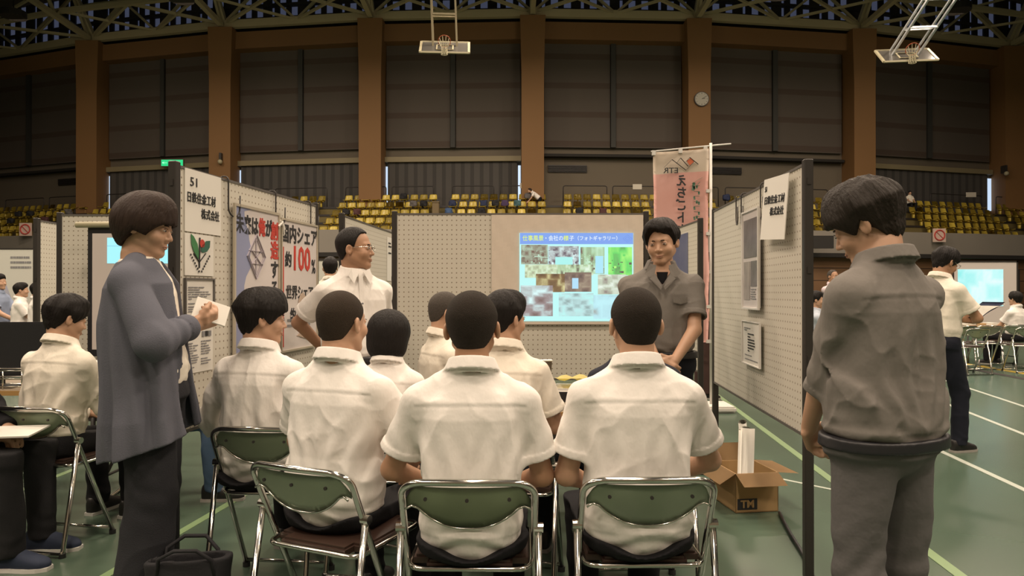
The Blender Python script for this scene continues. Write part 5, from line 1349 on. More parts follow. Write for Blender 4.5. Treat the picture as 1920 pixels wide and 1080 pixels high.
# presenter
P_ = person('presenter with swept black hair in grey short-sleeved work shirt, hands clasped, beside the slide', (.865, 4.02, 0), R_(172), M, scale=1.01, head=(R_(-16), R_(-12), R_(3)), hair='swept', hairvol=.024, headw=1.08, jaw=1.12,
       shirtmat=M['shirt_grey'], trousermat=M['navy_cloth'], h=.0045, seed=91, openneck=True, width=1.12, torso_w=1.06, folds=.008, skin=M['skin'],
       arms={1: dict(wrist=(.03, .27, .90), pole=(1, -.5, -.1), hdir=(-.8, .2, -.4), palm=(0, -1, 0), curl=.5), -1: dict(wrist=(-.05, .25, .93), pole=(-1, -.5, -.1), hdir=(.8, .3, -.35), palm=(0, -1, 0), curl=.5)}, sleeve='roll' if False else 'short', belt=M['black_plastic'])
def extra_shirt_parts(P, m, buttons=4, pocket=None, vest=None):
    """placket, buttons, pocket flap and undershirt on the chest"""
    r = P['root']; off = P['hz'] - .90
    if vest:
        b = bmesh.new(); leaf(b, [(-.032, 1.415 + off), (-.025, 1.38 + off), (0, 1.345 + off), (.025, 1.38 + off), (.032, 1.415 + off)], .088, .01); bobj('undershirt', b, vest, r)
    if buttons:
        for k in range(buttons):
            b = bmesh.new(); disc(b, (.003, .134, 1.27 - .085 * k + off), .0055, 10, 'y', .006); bobj('button', b, M['ink_grey'], r)
extra_shirt_parts(P_[1], None, 0, vest=M['black_cloth'])
def chest_y(x, z): return .084 + min(max(1.44 - z, 0) * .42, .046) - x * x * 1.6
def chest_leaf(P, name, pts, m, lift=.006, th=.004):
    b = bmesh.new(); off = P['hz'] - .90
    lo = [b.verts.new((x, chest_y(x, z) + lift, z + off)) for x, z in pts]; hi = [b.verts.new((x, chest_y(x, z) + lift + th, z + off)) for x, z in pts]
    b.faces.new(lo); b.faces.new(hi[::-1]); n_ = len(pts)
    for i in range(n_): b.faces.new((lo[i], lo[(i + 1) % n_], hi[(i + 1) % n_], hi[i]))
    return bobj(name, b, m, P['root'])
for s in (1, -1):
    chest_leaf(P_[1], 'collar_leaf', [(s * .034, 1.452), (s * .066, 1.462), (s * .098, 1.405), (s * .070, 1.385), (s * .045, 1.395)], M['shirt_grey'], .012)
    chest_leaf(P_[1], 'lapel', [(s * .040, 1.405), (s * .072, 1.378), (s * .012, 1.315), (s * .004, 1.33)], M['shirt_grey'], .012)
    chest_leaf(P_[1], 'pocket_flap', [(s * .055, 1.275), (s * .135, 1.275), (s * .135, 1.245), (s * .095, 1.235), (s * .055, 1.245)], M['shirt_grey'], .008)
# standing man with glasses
M_ = person('man with glasses and receding black hair in white shirt, standing beside the posters', (-.905, 3.98, 0), R_(-146), M, scale=.985, head=(R_(52), R_(0), 0), hair='thin', hairvol=.010, headw=1.05, jaw=1.12,
       shirtmat=M['shirt_white'], trousermat=M['trouser_grey'], h=.0045, seed=101, width=1.05, torso_w=1.06, folds=.006, skin=M['skin_tan'],
       arms={1: dict(wrist=(.10, -.20, .98), pole=(1, -.6, 0), hdir=(-.8, 0, -.5), curl=.5, palm=(0, 1, 0)), -1: dict(wrist=(-.10, -.20, .95), pole=(-1, -.6, 0), hdir=(.8, 0, -.5), curl=.5, palm=(0, 1, 0))}, belt=M['black_plastic'])
extra_shirt_parts(M_[1], None, 4)
for s in (1, -1): chest_leaf(M_[1], 'collar_leaf', [(s * .012, 1.452), (s * .055, 1.470), (s * .072, 1.425), (s * .048, 1.382)], M['shirt_white'], .014)
chest_leaf(M_[1], 'placket', [(-.013, 1.43), (.013, 1.43), (.013, 1.16), (-.013, 1.16)], M['shirt_white'], .006)
def glasses(P, m, temple=None):
    b = bmesh.new()
    for s in (1, -1):
        pts = [(s * (.033 + .022 * math.cos(a)), .103 - .004 * abs(math.cos(a)), .0 + .014 * math.sin(a)) for a in [k * math.pi / 8 for k in range(16)]]
        tube(b, pts, .0014, 6, True)
        tube(b, [(s * .055, .100, .004), (s * .072, .088, .006), (s * .079, .02, .004), (s * .080, -.02, -.006)], .0018, 6)
    tube(b, [(-.011, .103, .003), (0, .106, .006), (.011, .103, .003)], .0014, 6)
    o = bobj('glasses', b, m, P['root'], smooth=True)
    o.matrix_local = Matrix.Translation(P['hc']) @ Matrix(P['HR'].tolist()).to_4x4(); return o
glasses(M_[1], M['chrome']); glasses(D_[1], M['black_plastic'])
# woman standing at left
W_ = person('woman with brown bowl-cut hair in a long blue-grey cardigan beside the left board', (-1.50, 2.90, 0), R_(-78), M, scale=1.01, lean=-.10, head=(R_(-8), R_(-14), 0), headfwd=.03, hair='bowl', hairmat=M['hair_brown'], hairvol=.028, headw=1.05,
       shirtmat=M['shirt_cream'], trousermat=mat('washed_black_denim', (.035, .036, .042), .9, spec=.2, bump=(260, .3), noise=(7, .4)), h=.0055, seed=111, collar=False, tuck=False, width=.88, torso_w=.86, widelegs=True, sleeve='none', skin=M['skin'], waist=.90,
       arms={1: dict(wrist=(.03, .17, 1.17), pole=(.9, .0, -.7), hdir=(-.5, .7, .25), palm=(-.7, 0, .5), thumb=(0, .2, 1), curl=.75), -1: dict(wrist=(-.05, .15, 1.17), pole=(-.35, -.5, -1), hdir=(.5, .8, .2), palm=(.3, -.2, 1), curl=.7)},
       legs={1: ((.085, .02, .49), (.09, -.02, .09), (.1, 1, 0)), -1: ((-.085, -.01, .49), (-.09, -.04, .09), (-.1, 1, 0))})
# cardigan: long draped garment around her, open in front
def cardigan(P, m):
    A = P['A']; inv = P['inv']
    def f(Pt):
        Q = inv(Pt)
        zs = [.58, .80, 1.0, 1.2, 1.33, 1.40, 1.44]; ws = [.235, .235, .205, .182, .178, .13, .085]; ds = [.180, .178, .165, .155, .135, .10, .078]
        cy = [-.015, -.015, -.01, -.01, -.0, -.0, -.0]
        d = s_loft(Q, zs, ws, ds, cy, n=2.1)
        din = s_loft(Q, [.4, .80, 1.0, 1.2, 1.33, 1.40, 1.60], [.21, .21, .18, .156, .152, .105, .075], [.155, .152, .139, .128, .108, .078, .07], [-.015, -.015, -.01, -.01, 0, 0, 0], n=2.1)
        ang = np.arctan2(Q[:, 0], -Q[:, 1])
        drape = np.sin(ang * 9 + 1.2 * np.sin(Q[:, 2] * 5)) * np.clip((1.30 - Q[:, 2]) * 1.6, 0, 1) * .017 + np.sin(ang * 17 + 3) * .008 * np.clip((1.3 - Q[:, 2]) * 2, 0, 1)
        d = d + drape
        d = smax(d, -(din + drape), .006)
        # uneven hem, lower behind
        hem = .66 + .22 * np.clip(Q[:, 1] + .12, -.1, .3)
        d = smax(d, hem - Q[:, 2], .004)
        # open front
        gap = .045 + .10 * np.clip(1.35 - Q[:, 2], 0, 1)
        d = smax(d, -np.maximum(np.abs(Q[:, 0]) - gap, -(Q[:, 1] - .02)), .006)
        for s in (1, -1):
            a = A[s]; spw = P['tw']((s * .05, 0, 1.418))
            q = smin(s_cap(Pt, spw, a['S'], .046, .062), s_cap(Pt, a['S'], a['E'], .066, .070), .03)
            v = nrm(a['W'] - a['E']); fl = .86 * .245
            t_ = (Pt - a['E'].astype(np.float32)) @ v.astype(np.float32)
            q2 = s_cap(Pt, a['E'], a['E'] + v * fl, .066, .046) - .005 * (t_ > fl - .05) + .004 * np.sin(t_ * 90)
            q2 = smax(q2, t_ - fl, .005)
            d = smin(d, smin(q, q2, .03), .007)
        return d + .006 * waves(Pt, 5, 20, (1, 1, .5), 1.5)
    pts = np.array([P['tw']((.3, .3, .52)), P['tw']((-.3, -.4, .52)), P['tw']((.2, .1, 1.48))] + [A[s][k] for s in (1, -1) for k in ('S', 'E', 'W')])
    return sculpt('cardigan', f, pts.min(0) - .10, pts.max(0) + .10, .0055, P['root'], m)
cardigan(W_[1], mat('cardigan_bluegrey', (.125, .130, .160), .9, spec=.2, bump=(200, .2), noise=(5, .2)))
# man standing at right
R_man = person('man in grey long-sleeved work shirt and grey trousers standing at right, back to us', (1.135, 2.12, 0), R_(24), M, scale=.975, lean=.0, head=(R_(26), R_(-26), R_(-4)), headfwd=.05, hair='mop', hairmat=M['hair_darkbrown'], hairvol=.033, headw=1.06,
       shirtmat=M['shirt_grey'], trousermat=M['trouser_grey'], h=.005, seed=121, width=1.02, torso_w=1.12, sleeve='roll', folds=.009, skin=M['skin'],
       arms={-1: dict(wrist=(-.06, .24, .88), pole=(-1, -.5, -.3), hdir=(.6, .3, -.7), palm=(0, -1, 0), curl=.6), 1: dict(wrist=(.06, .25, .86), pole=(.5, -.9, -.4), hdir=(-.6, .3, -.7), palm=(0, -1, 0), curl=.6)}, belt=M['black_plastic'], waist=.875)
# student at left, in the neighbouring booth
I_ = person('student in white shirt with black hair seated at a table in the left neighbouring booth', (-2.46, 3.70, 0), R_(-14), M, sit=True, scale=.985, lean=.12, head=(R_(-24), R_(-16), 0), hair='mop', hairvol=.020, headw=1.05,
       shirtmat=M['shirt_cream'], trousermat=M['black_cloth'], sleeve='long', h=.006, seed=131, width=1.0, torso_w=.98, folds=.009, solemat=M['white_plastic'])
chair(-2.44, 3.50, R_(-10), 'folding steel chair of the student in the left neighbouring booth')
J_ = person('person in black at the left picture edge, only lap and dark blue sneaker showing', (-2.83, 3.38, 0), R_(-86), M, sit=True, scale=1.02, lean=.05, hair='short', shirtmat=M['black_cloth'], trousermat=mat('charcoal_cloth', (.022, .022, .024), .9, spec=.2, bump=(260, .2)), sleeve='long', h=.008, seed=141,
       solemat=M['white_plastic'], shoe=mat('navy_canvas', (.02, .03, .06), .8), arms={1: dict(wrist=(.08, .30, .62), pole=(1, -.3, -.6)), -1: dict(wrist=(-.08, .30, .62), pole=(-1, -.3, -.6))})
chair(-3.0, 3.37, R_(-86), 'folding steel chair at the left picture edge under the person in black')
K_ = person('person in blue jeans seated beyond the left board, legs showing under it', (-2.33, 4.42, 0), R_(-80), M, sit=True, scale=1.0, lean=.05, hair='short', shirtmat=M['shirt_cream'], trousermat=M['jeans'], sleeve='short', h=.008, seed=151)
chair(-2.52, 4.38, R_(-80), 'folding steel chair beyond the left board under the person in jeans')
# walking boy
L_ = person('boy with glasses in white polo shirt walking past at right, reading papers', (3.53, 5.75, 0), R_(-72), M, scale=.99, lean=.06, head=(R_(-6), R_(-24), 0), headfwd=.03, hair='mop', hairvol=.018, headw=1.0,
       shirtmat=M['shirt_cream'], trousermat=M['navy_cloth'], h=.007, seed=161, arms={1: dict(wrist=(.06, .34, 1.10), pole=(1, -.4, -.7), curl=.6), -1: dict(wrist=(-.06, .34, 1.10), pole=(-1, -.4, -.7), curl=.6)},
       legs={1: ((.09, .14, .49), (.09, .12, .09), (0, 1, 0)), -1: ((-.09, -.05, .50), (-.09, -.26, .14), (0, 1, -.2))}, skin=M['skin_tan'])
glasses(L_[1], M['chrome'])

# background people, coarser
def bg(label, px, Y, rz, top=None, **k):
    k.setdefault('h', .012); k.setdefault('face', False)
    sit = k.get('sit', False)
    return person(label, (XY(px, Y), Y, k.pop('z', 0)), rz, M, **k)
bg('dark-haired person behind the man with glasses, only the back of the head showing', 619, 7.9, R_(15), scale=1.0, hair='short', shirtmat=M['shirt_cream'], trousermat=M['black_cloth'], seed=201)
bg('person in black suit half hidden behind the left post of the middle board', 772, 6.2, R_(160), scale=.93, hair='bob', shirtmat=M['black_cloth'], trousermat=M['black_cloth'], sleeve='long', seed=202)
bg('dark-clothed person behind the pink flag pole, forearm showing', 1318, 8.6, R_(-80), scale=.98, hair='short', shirtmat=M['black_cloth'], trousermat=mat('dark_red_brown', (.05, .025, .02), .9), sleeve='short', seed=203)
bg('man in pale pink shirt with folded arms standing by the far wood wall', 1561, 12.6, R_(-160), scale=1.0, hair='thin', hairmat=M['hair_grey'], shirtmat=mat('shirt_pink', (.62, .52, .55), .85), trousermat=M['navy_cloth'], sleeve='long', seed=204, h=.010, face=True, skin=M['skin_tan'],
   arms={1: dict(wrist=(-.14, .20, 1.14), pole=(1, .1, -.6), hdir=(-1, .1, .2), curl=.4), -1: dict(wrist=(.12, .22, 1.10), pole=(-1, .1, -.6), hdir=(1, .1, .2), curl=.4)})
bg('seated person in grey-beige shirt in front of the man with folded arms', 1541, 11.0, R_(170), sit=True, scale=.98, hair='short', shirtmat=mat('shirt_beige', (.34, .29, .22), .85), trousermat=M['trouser_grey'], seed=205)
bg('person in pale blue shirt at the far right post of the right board', 1527, 9.8, R_(-100), sit=True, scale=1.0, hair='short', shirtmat=mat('shirt_paleblue', (.45, .50, .58), .85), trousermat=M['black_cloth'], seed=206)
bg('dark-haired person in white seated right of the man with folded arms', 1603, 11.6, R_(120), sit=True, scale=1.05, hair='short', shirtmat=M['shirt_cream'], trousermat=M['black_cloth'], seed=207)
bg('student in white seated before the far right screen', 1905, 12.2, R_(20), sit=True, scale=.99, hair='mop', shirtmat=M['shirt_white'], trousermat=M['black_cloth'], seed=208)
bg('student in white shirt facing right before the far left whiteboard', 38, 12.8, R_(-60), sit=True, scale=1.12, hair='short', shirtmat=M['shirt_white'], trousermat=M['black_cloth'], seed=209)
bg('student in white half hidden by the leftmost board post', 70, 12.4, R_(-60), sit=True, scale=1.12, hair='short', shirtmat=M['shirt_white'], trousermat=M['black_cloth'], seed=210)
bg('person in blue-grey at the left picture edge near the whiteboard', -4, 13.2, R_(-90), sit=True, scale=1.25, hair='short', shirtmat=mat('shirt_bluegrey', (.25, .30, .42), .85), trousermat=M['black_cloth'], seed=211)
X, Y = at(1003, RY[0] - .45)
person('spectator in white shirt and black trousers bending over the top row of seats', (X + .25, Y + .1, RZ[1]), R_(95), M, scale=1.0, lean=.85, hair='short', hairmat=M['hair_brown'], shirtmat=M['shirt_white'], trousermat=M['black_cloth'], h=.02, seed=212, face=False, arms={1: dict(wrist=(.15, .62, .75)), -1: dict(wrist=(-.15, .62, .72))})
X, Y = at(1704, RY[0])
person('spectator in white shirt sitting alone on the top row at right', (X, Y - .12, RZ[0] - .02), R_(180), M, sit=True, scale=.95, hair='short', shirtmat=M['shirt_cream'], trousermat=M['black_cloth'], h=.02, seed=213, face=False)
# ---------------------------------------------------------------- tables and small things
M['table_top'] = mat('table_top', (.34, .27, .19), .4, noise=(6, .2)); M['table_edge'] = mat('table_edge_wood', (.40, .23, .08), .5)
def table(x0, x1, y0, y1, label, z=.70):
    t = empty('folding_table', ((x0 + x1) / 2, (y0 + y1) / 2, 0), 0, label, 'table'); w = (x1 - x0) / 2; d = (y1 - y0) / 2
    b = bmesh.new(); box(b, -w, w, -d, d, z - .028, z); bobj('tabletop', b, M['table_top'], t)
    b = bmesh.new(); box(b, -w, w, -d - .004, -d, z - .03, z); box(b, -w, w, d, d + .004, z - .03, z); bobj('edge_band', b, M['table_edge'], t)
    b = bmesh.new(); box(b, -w + .05, w - .05, -d + .06, d - .06, z - .20, z - .18); bobj('shelf', b, M['rail'], t)
    for sx in (-1, 1):
        for sy in (-1, 1):
            b = bmesh.new(); tube(b, [(sx * (w - .08), sy * (d - .06), z - .03), (sx * (w - .08), sy * (d - .04), .01)], .014, 8); bobj('leg', b, M['rail'], t, smooth=True)
        b = bmesh.new(); tube(b, [(sx * (w - .08), -d + .05, .12), (sx * (w - .08), d - .05, .12)], .010, 6); bobj('leg_brace', b, M['rail'], t, smooth=True)
    return t
table(-.02, .72, 3.56, 4.20, 'brown folding table in the booth holding the projector and laptop')
# projector
t = empty('projector', (.37, 3.80, .70), R_(-6), 'white video projector glowing yellow on the booth table', 'projector')
b = bmesh.new(); box(b, -.15, .15, -.12, .12, .015, .10); bmesh.ops.bevel(b, geom=b.edges[:], offset=.018, segments=3, affect='EDGES'); bobj('body', b, M['white_plastic'], t, smooth=False)
b = bmesh.new(); disc(b, (.06, .125, .06), .035, 20, 'y', .03); bobj('lens', b, M['black_plastic'], t)
b = bmesh.new(); box(b, -.13, -.02, -.123, -.119, .03, .085); bobj('vent', b, M['black_plastic'], t)
for sx in (-1, 1):
    for sy in (-1, 1):
        b = bmesh.new(); disc(b, (sx * .11, sy * .08, .008), .012, 10, 'z', .016); bobj('foot', b, M['black_plastic'], t)
b = bmesh.new(); n_ = 10
gv = [[b.verts.new((-.13 + .27 * i / n_, -.11 + .22 * j / n_, .135 + .02 * math.sin(i * .9) * math.sin(j * .6) + .02 * (1 - j / n_))) for i in range(n_ + 1)] for j in range(n_ + 1)]
for j in range(n_):
    for i in range(n_): b.faces.new((gv[j][i], gv[j][i + 1], gv[j + 1][i + 1], gv[j + 1][i]))
bmesh.ops.solidify(b, geom=b.faces[:], thickness=.003)
o = bobj('paper_cover', b, mat('yellow_lit_paper', (.78, .70, .30), .8), None, smooth=True); o.location = (.37, 3.80, .70); tag(o, 'creased white paper over the projector, tinted yellow by its light', 'paper')  # yellow projector glow painted into the paper colour
pl_ = bpy.data.lights.new('projector_leak', 'POINT'); pl_.energy = .5; pl_.color = (1, .85, .3); pl_.shadow_soft_size = .03; po = bpy.data.objects.new('projector_lamp', pl_); COL.objects.link(po); po.location = (.37, 3.83, .98)
bpy.data.objects.remove(po)
# laptop
t = empty('laptop', (.04, 4.02, .70), R_(8), 'open laptop with dark lid beyond the student behind the front row', 'laptop')
b = bmesh.new(); box(b, -.16, .16, -.11, .11, .002, .018); bobj('keyboard_base', b, M['black_plastic'], t)
b = bmesh.new(); box(b, -.16, .16, -.006, .006, 0, .225, 0, Matrix.Translation((0, -.11, .018)) @ Matrix.Rotation(R_(16), 4, 'X')); bobj('lid', b, mat('laptop_lid', (.09, .07, .06), .4), t)
b = bmesh.new(); box(b, -.162, .162, -.008, .008, .222, .228, 0, Matrix.Translation((0, -.11, .018)) @ Matrix.Rotation(R_(16), 4, 'X')); bobj('lid_edge', b, M['white_plastic'], t)
for k, pts in enumerate((((.22, 3.95, .706), (.15, 3.84, .706), (.19, 3.70, .706), (.30, 3.63, .706)), ((.12, 3.95, .706), (.13, 3.80, .706), (.24, 3.72, .706), (.27, 3.79, .706)))):
    b = bmesh.new(); tube(b, fillet(pts, .08, 5), .004, 6); tag(bobj('cable', b, M['black_plastic'], smooth=True), ['black cable looping off the table edge beside the projector', 'thin black cable between laptop and projector'][k], 'cable')
# notebook and pencil of the note taker
hd = D_[1]['A'][-1]['W']; Mx = Matrix.Translation(D_[0].location) @ Matrix.Rotation(D_[0].rotation_euler[2], 4, 'Z')
wp = Mx @ Vector(D_[1]['A'][-1]['W'])
b = bmesh.new(); tube(b, [(0, 0, -.06), (.02, .01, .09)], .0065, 6); o = bobj('pencil', b, mat('orange_pencil', (.75, .30, .04), .4)); o.location = wp + Vector((.05, -.01, .0)); tag(o, 'orange pencil in the hand of the note-taking man', 'pencil')
b = bmesh.new(); box(b, -.11, .11, -.15, .15, 0, .012); o = bobj('notebook', b, M['paper']); o.location = (wp.x + .05, wp.y + .02, wp.z - .075); o.rotation_euler = (0, 0, R_(-30)); tag(o, 'open white notebook under the hands of the note-taking man', 'notebook')
# cardboard box with paper tubes
M['cardboard'] = mat('cardboard', (.42, .27, .12), .85, noise=(5, .15)); M['card_in'] = mat('cardboard_inside', (.36, .23, .11), .85)
t = empty('cardboard_box', (1.44, 4.30, 0), R_(8), 'open cardboard box marked TM on the floor under the right board', 'box')
w, d, h = .135, .16, .235
b = bmesh.new(); th = .005
box(b, -w, w, -d, -d + th, 0.002, h); box(b, -w, w, d - th, d, 0.002, h); box(b, -w, -w + th, -d, d, 0.002, h); box(b, w - th, w, -d, d, 0.002, h); box(b, -w, w, -d, d, 0.002, .008)
bobj('carton', b, M['cardboard'], t)
def flap(p, q, out, drop, L=.125):
    p = Vector(p); q = Vector(q); o = Vector(out) * L + Vector((0, 0, -drop)); b = bmesh.new()
    vs = [b.verts.new(v) for v in (p, q, q + o, p + o)]; b.faces.new(vs); bmesh.ops.solidify(b, geom=b.faces[:], thickness=.004); bobj('flap', b, M['card_in'], t)
flap((-w, -d, h), (w, -d, h), (0, -1, 0), .05, .11); flap((-w, d, h), (w, d, h), (0, .5, 0), -.10, .12); flap((w, -d, h), (w, d, h), (1, .2, 0), .02, .15); flap((-w, -d, h), (-w, d, h), (-1, 0, 0), .06, .10)
b = bmesh.new(); box(b, -w + .01, -w + .135, -d - .002, -d - .0005, .02, .085); bobj('print_block', b, M['ink'], t)
wtext('print_letters', 'TM', .062, M['cardboard'], t, (-w + .073, -d - .003, .052), bold=.002)
for k, (x, y, r, z1, tilt) in enumerate(((.0, -.01, .052, .47, .03), (.035, .06, .030, .50, -.05))):
    b = bmesh.new(); N_ = 24; pts = []
    turns = 2.6 if k == 0 else 1.8; seg = 60; ring = []
    for i in range(seg + 1):
        a = i / seg * turns * 2 * math.pi; rr = r * (.45 + .55 * i / seg); ring.append((math.cos(a) * rr, math.sin(a) * rr))
    lo = [b.verts.new((px_, py_, .012)) for px_, py_ in ring]; hi = [b.verts.new((px_, py_, z1 + .01 * math.sin(i * .2))) for i, (px_, py_) in enumerate(ring)]
    for i in range(seg): b.faces.new((lo[i], lo[i + 1], hi[i + 1], hi[i]))
    bmesh.ops.solidify(b, geom=b.faces[:], thickness=.0015)
    o = bobj('paper_roll', b, M['paper'], smooth=True); o.location = (1.44 + x, 4.30 + y, 0); o.rotation_euler = (0, tilt, 0); tag(o, ['wide roll of white paper standing in the cardboard box', 'thin roll of white paper behind the wide roll in the box'][k], 'paper roll')
b = bmesh.new(); tube(b, fillet([(1.58, 4.1, .012), (1.50, 3.75, .012), (1.44, 3.4, .012), (1.30, 2.9, .012), (1.38, 2.4, .012)], .3, 6), .010, 8); tag(bobj('cable', b, M['black_plastic'], smooth=True), 'thick black cable on the floor running from the box past the right post', 'cable')
blob('bag', (1.44, 4.62, 0.01), (.10, .08, .07), M['bag_black'], 77, 'small black bag on the floor behind the cardboard box')
# black bag in front of the woman
t = empty('tote_bag', (-1.27, 2.72, 0), R_(12), 'black fabric tote bag on the floor at the woman\'s feet', 'bag')
o = sculpt('bag_body', lambda P: np.maximum(s_loft(P, [.0, .04, .16, .28], [.12, .15, .145, .155], [.07, .085, .07, .055], n=3.0) + .006 * waves(P, 4, 22), -s_loft(P, [.20, .40], [.135, .14], [.045, .045], n=3.0)), (-.2, -.12, -.01), (.2, .12, .31), .008, t, M['bag_black'])
b = bmesh.new()
for y in (-.05, .05): tube(b, [(-.10, y, .20), (-.09, y * 1.3, .30), (-.03, y * 1.7, .335), (.05, y * 1.7, .33), (.10, y * 1.2, .28), (.11, y, .20)], .008, 6)
bobj('handle', b, M['bag_black'], t, smooth=True)
# paper held by woman, papers of walking boy
def wpt(P, s, off=(0, 0, 0)):
    r = P[0]; Mx = Matrix.Translation(r.location) @ Matrix.Rotation(r.rotation_euler[2], 4, 'Z') @ Matrix.Scale(r.scale[0], 4)
    return Mx @ (Vector(P[1]['A'][s]['W']) + Vector(off))
b = bmesh.new(); box(b, -.07, .07, -.004, .004, -.05, .05); bmesh.ops.bevel(b, geom=b.edges[:], offset=.002, segments=1, affect='EDGES'); o = bobj('folded_paper', b, M['paper']); o.location = wpt(W_, 1, (-.05, .05, .05)); o.rotation_euler = (R_(-30), R_(20), R_(30)); tag(o, 'folded white paper in the hands of the woman in the cardigan', 'paper')
for k in range(2):
    b = bmesh.new(); n_ = 8
    gv = [[b.verts.new((-.10 + .2 * i / n_, -.02 + .30 * j / n_, .012 * math.sin(j * .5 + k) + .01 * k)) for i in range(n_ + 1)] for j in range(n_ + 1)]
    for j in range(n_):
        for i in range(n_): b.faces.new((gv[j][i], gv[j][i + 1], gv[j + 1][i + 1], gv[j + 1][i]))
    bmesh.ops.solidify(b, geom=b.faces[:], thickness=.003); o = bobj('paper_sheaf', b, [M['paper'], M['bag_navy']][k], smooth=True); o.location = wpt(L_, 1, (-.06, .05, .03 - .03 * k)); o.rotation_euler = (R_(22 + 8 * k), 0, R_(-72)); tag(o, ['white papers in the hands of the walking boy', 'dark folder under the papers of the walking boy'][k], ['papers', 'folder'][k])
# clipboard on the lap at the left edge
b = bmesh.new(); box(b, -.11, .11, -.15, .15, 0, .008); o = bobj('clipboard', b, M['paper']); o.location = (-2.45, 3.36, .635); o.rotation_euler = (0, R_(3), R_(-80)); tag(o, 'white paper pad lying on the lap at the left picture edge', 'paper pad')
# ---- neighbouring booth at left
table(-3.75, -2.56, 4.32, 4.85, 'wooden table in the left neighbouring booth')
t = empty('printer', (-2.82, 4.55, .70), R_(-4), 'black flat printer with papers on the left booth table', 'printer')
b = bmesh.new(); box(b, -.24, .24, -.16, .16, .03, .115); bmesh.ops.bevel(b, geom=b.edges[:], offset=.015, segments=2, affect='EDGES'); bobj('body', b, M['black_plastic'], t)
b = bmesh.new(); box(b, -.25, .25, -.17, .17, 0.0, .03); bobj('tray', b, M['white_plastic'], t)
b = bmesh.new(); box(b, -.05, .05, -.163, -.160, .06, .072); bobj('badge', b, M['ink_grey'], t)
o = blob('paper_pile', (-2.78, 4.55, .818), (.17, .10, .02), M['paper'], 5, 'loose white papers heaped on the black printer'); o['category'] = 'papers'
t = empty('monitor', (-3.33, 4.50, .70), R_(4), 'black monitor seen from behind at the left picture edge', 'monitor')
b = bmesh.new(); box(b, -.42, .34, -.02, .02, .07, .42); bmesh.ops.bevel(b, geom=b.edges[:], offset=.01, segments=2, affect='EDGES'); bobj('housing', b, M['black_plastic'], t)
b = bmesh.new(); box(b, -.03, .03, -.01, .02, 0, .1); box(b, -.14, .14, -.09, .09, 0, .012); bobj('stand', b, M['black_plastic'], t)
t = empty('wire_tray', (-3.20, 4.38, .70), 0, 'metal wire tray on the left table below the monitor', 'tray')
b = bmesh.new()
for z in (.02, .07, .12): tube(b, fillet([(-.12, -.02, z), (.12, -.02, z), (.12, .1, z), (-.12, .1, z), (-.12, -.02, z)], .02, 3), .005, 6)
for x in (-.12, 0, .12): tube(b, [(x, -.02, .005), (x, -.02, .12)], .005, 6)
bobj('wires', b, M['chrome'], t, smooth=True)
# far left whiteboard
def board(px0, px1, py0, Y, label, m, lit=None):
    x0, x1 = XY(px0, Y), XY(px1, Y); t = empty('presentation_board', ((x0 + x1) / 2, Y, 0), 0, label, 'board'); w = (x1 - x0) / 2; zt = ZZ(py0, Y)
    b = bmesh.new(); box(b, -w, w, -.015, .015, .62, zt); bobj('panel', b, m, t)
    b = bmesh.new(); box(b, -w - .03, -w, -.02, .02, 0.005, zt + .03); box(b, w, w + .03, -.02, .02, 0.005, zt + .03); box(b, -w - .03, w + .03, -.02, .02, zt, zt + .03); bobj('frame', b, M['post'], t)
    if lit:
        q = lit; b = bmesh.new(); cx = t.location.x; box(b, XY(q[0], Y) - cx, XY(q[2], Y) - cx, -.02, -.016, ZZ(q[3], Y), ZZ(q[1], Y)); bobj('projected_image', b, q[4], t)
    return t
M['whiteboard'] = mat('whiteboard', (.62, .62, .56), .5)
t = board(-60, 64, 468, 14.0, 'white board with dark handwriting behind the far left students', M['whiteboard'])
textlines(t, .2, .62, 1.75, 2.05, 3, M['ink_grey'], 61).location.y = -.015
b = bmesh.new(); leaf(b, [(-.2, 1.65), (.1, 1.5), (.25, 1.1), (.1, .8), (-.2, .8)], -.016, .002); bobj('blue_drawing', b, M['poster_blue'], t)
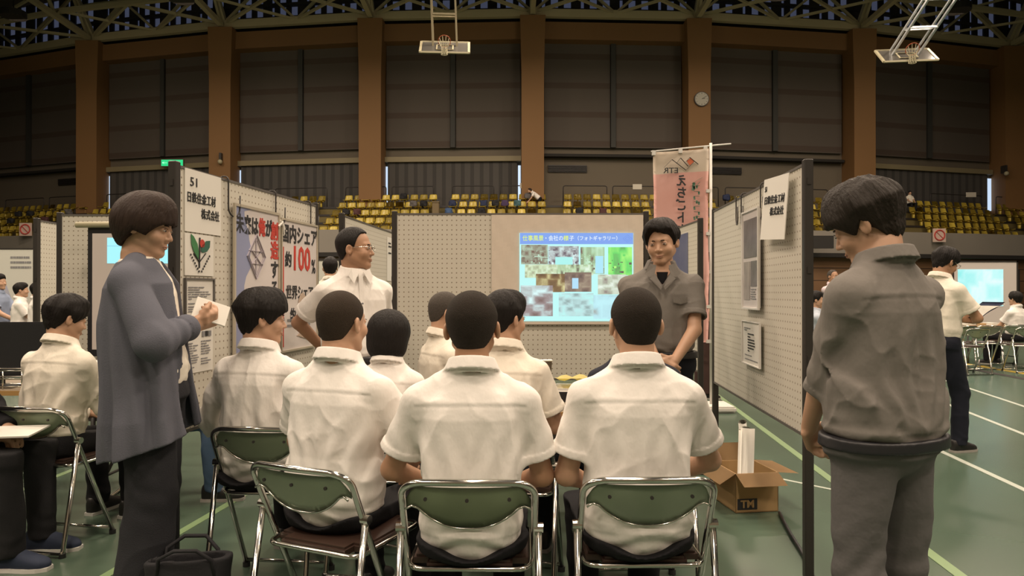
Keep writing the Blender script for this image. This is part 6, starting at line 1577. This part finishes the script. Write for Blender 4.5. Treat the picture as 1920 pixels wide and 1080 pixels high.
def glow(): 
    m = em('far_screen_glow', (.55, .98, .95), 1.0, (1.4, [(.30, .88, .85), (.55, .96, .95), (.95, 1.0, 1.0)], (1, 1, 1))); return m
board(1788, 1905, 492, 14.0, 'far right projection screen glowing pale cyan', M['screen_cloth'], (1795, 505, 1880, 574, glow()))
board(596, 642, 489, 9.2, 'plain white board behind the head next to the man with glasses', M['whiteboard'])
table(XY(1790, 12.9), XY(1895, 12.9), 12.6, 13.2, 'table with papers in front of the far right screen')
for k in range(5):
    b = bmesh.new(); box(b, -.1, .1, -.07, .07, 0, .03 + .01 * (k % 2)); o = bobj('paper_stack', b, [M['paper'], M['paper_warm'], M['cardboard']][k % 3]); o.location = (XY(1800 + 19 * k, 12.8), 12.8, .70); o.rotation_euler = (0, 0, k * .6)
    tag(o, '%s paper stack, %s from left on the far right table' % (['white', 'cream', 'brown'][k % 3], ORD[k]), 'papers', 'paper stacks on the far right table')
GR = 'empty folding chairs in the background'
for k, (px, Y, rz) in enumerate(((1812, 11.6, 5), (1855, 11.7, -4), (1905, 12.02, 3), (1930, 11.2, 0), (1835, 10.9, 10))):
    chair(XY(px, Y), Y, R_(rz), ['folding chair, leftmost before the far right screen', 'folding chair, second before the far right screen', 'folding chair of the student before the far right screen', 'folding chair at the right picture edge', 'folding chair nearest to us before the far right screen'][k], GR)
for k, (px, Y, rz) in enumerate(((38, 12.5, -60), (72, 12.1, -60), (10, 11.2, -50), (48, 10.4, -55), (20, 9.4, -50), (60, 9.0, -55), (0, 13.0, -90))):
    chair(XY(px, Y), Y, R_(rz), ['folding chair of the far left student facing right', 'folding chair of the student half hidden by the post', 'empty folding chair, third row from the far left board', 'empty folding chair below the far left student', 'empty folding chair nearest to us at far left', 'empty folding chair nearest to the leftmost board', 'folding chair of the person in blue-grey'][k], GR)
for px, Y, rz, l in ((1541, 11.15, 170, 'folding chair of the seated person in grey-beige'), (1527, 9.9, -100, 'folding chair of the person in pale blue'), (1603, 11.65, 120, 'folding chair of the dark-haired person in white')):
    a = R_(rz); chair(XY(px, Y) + .17 * math.sin(a), Y - .17 * math.cos(a) - .12, a, l, GR)
print('DONE')
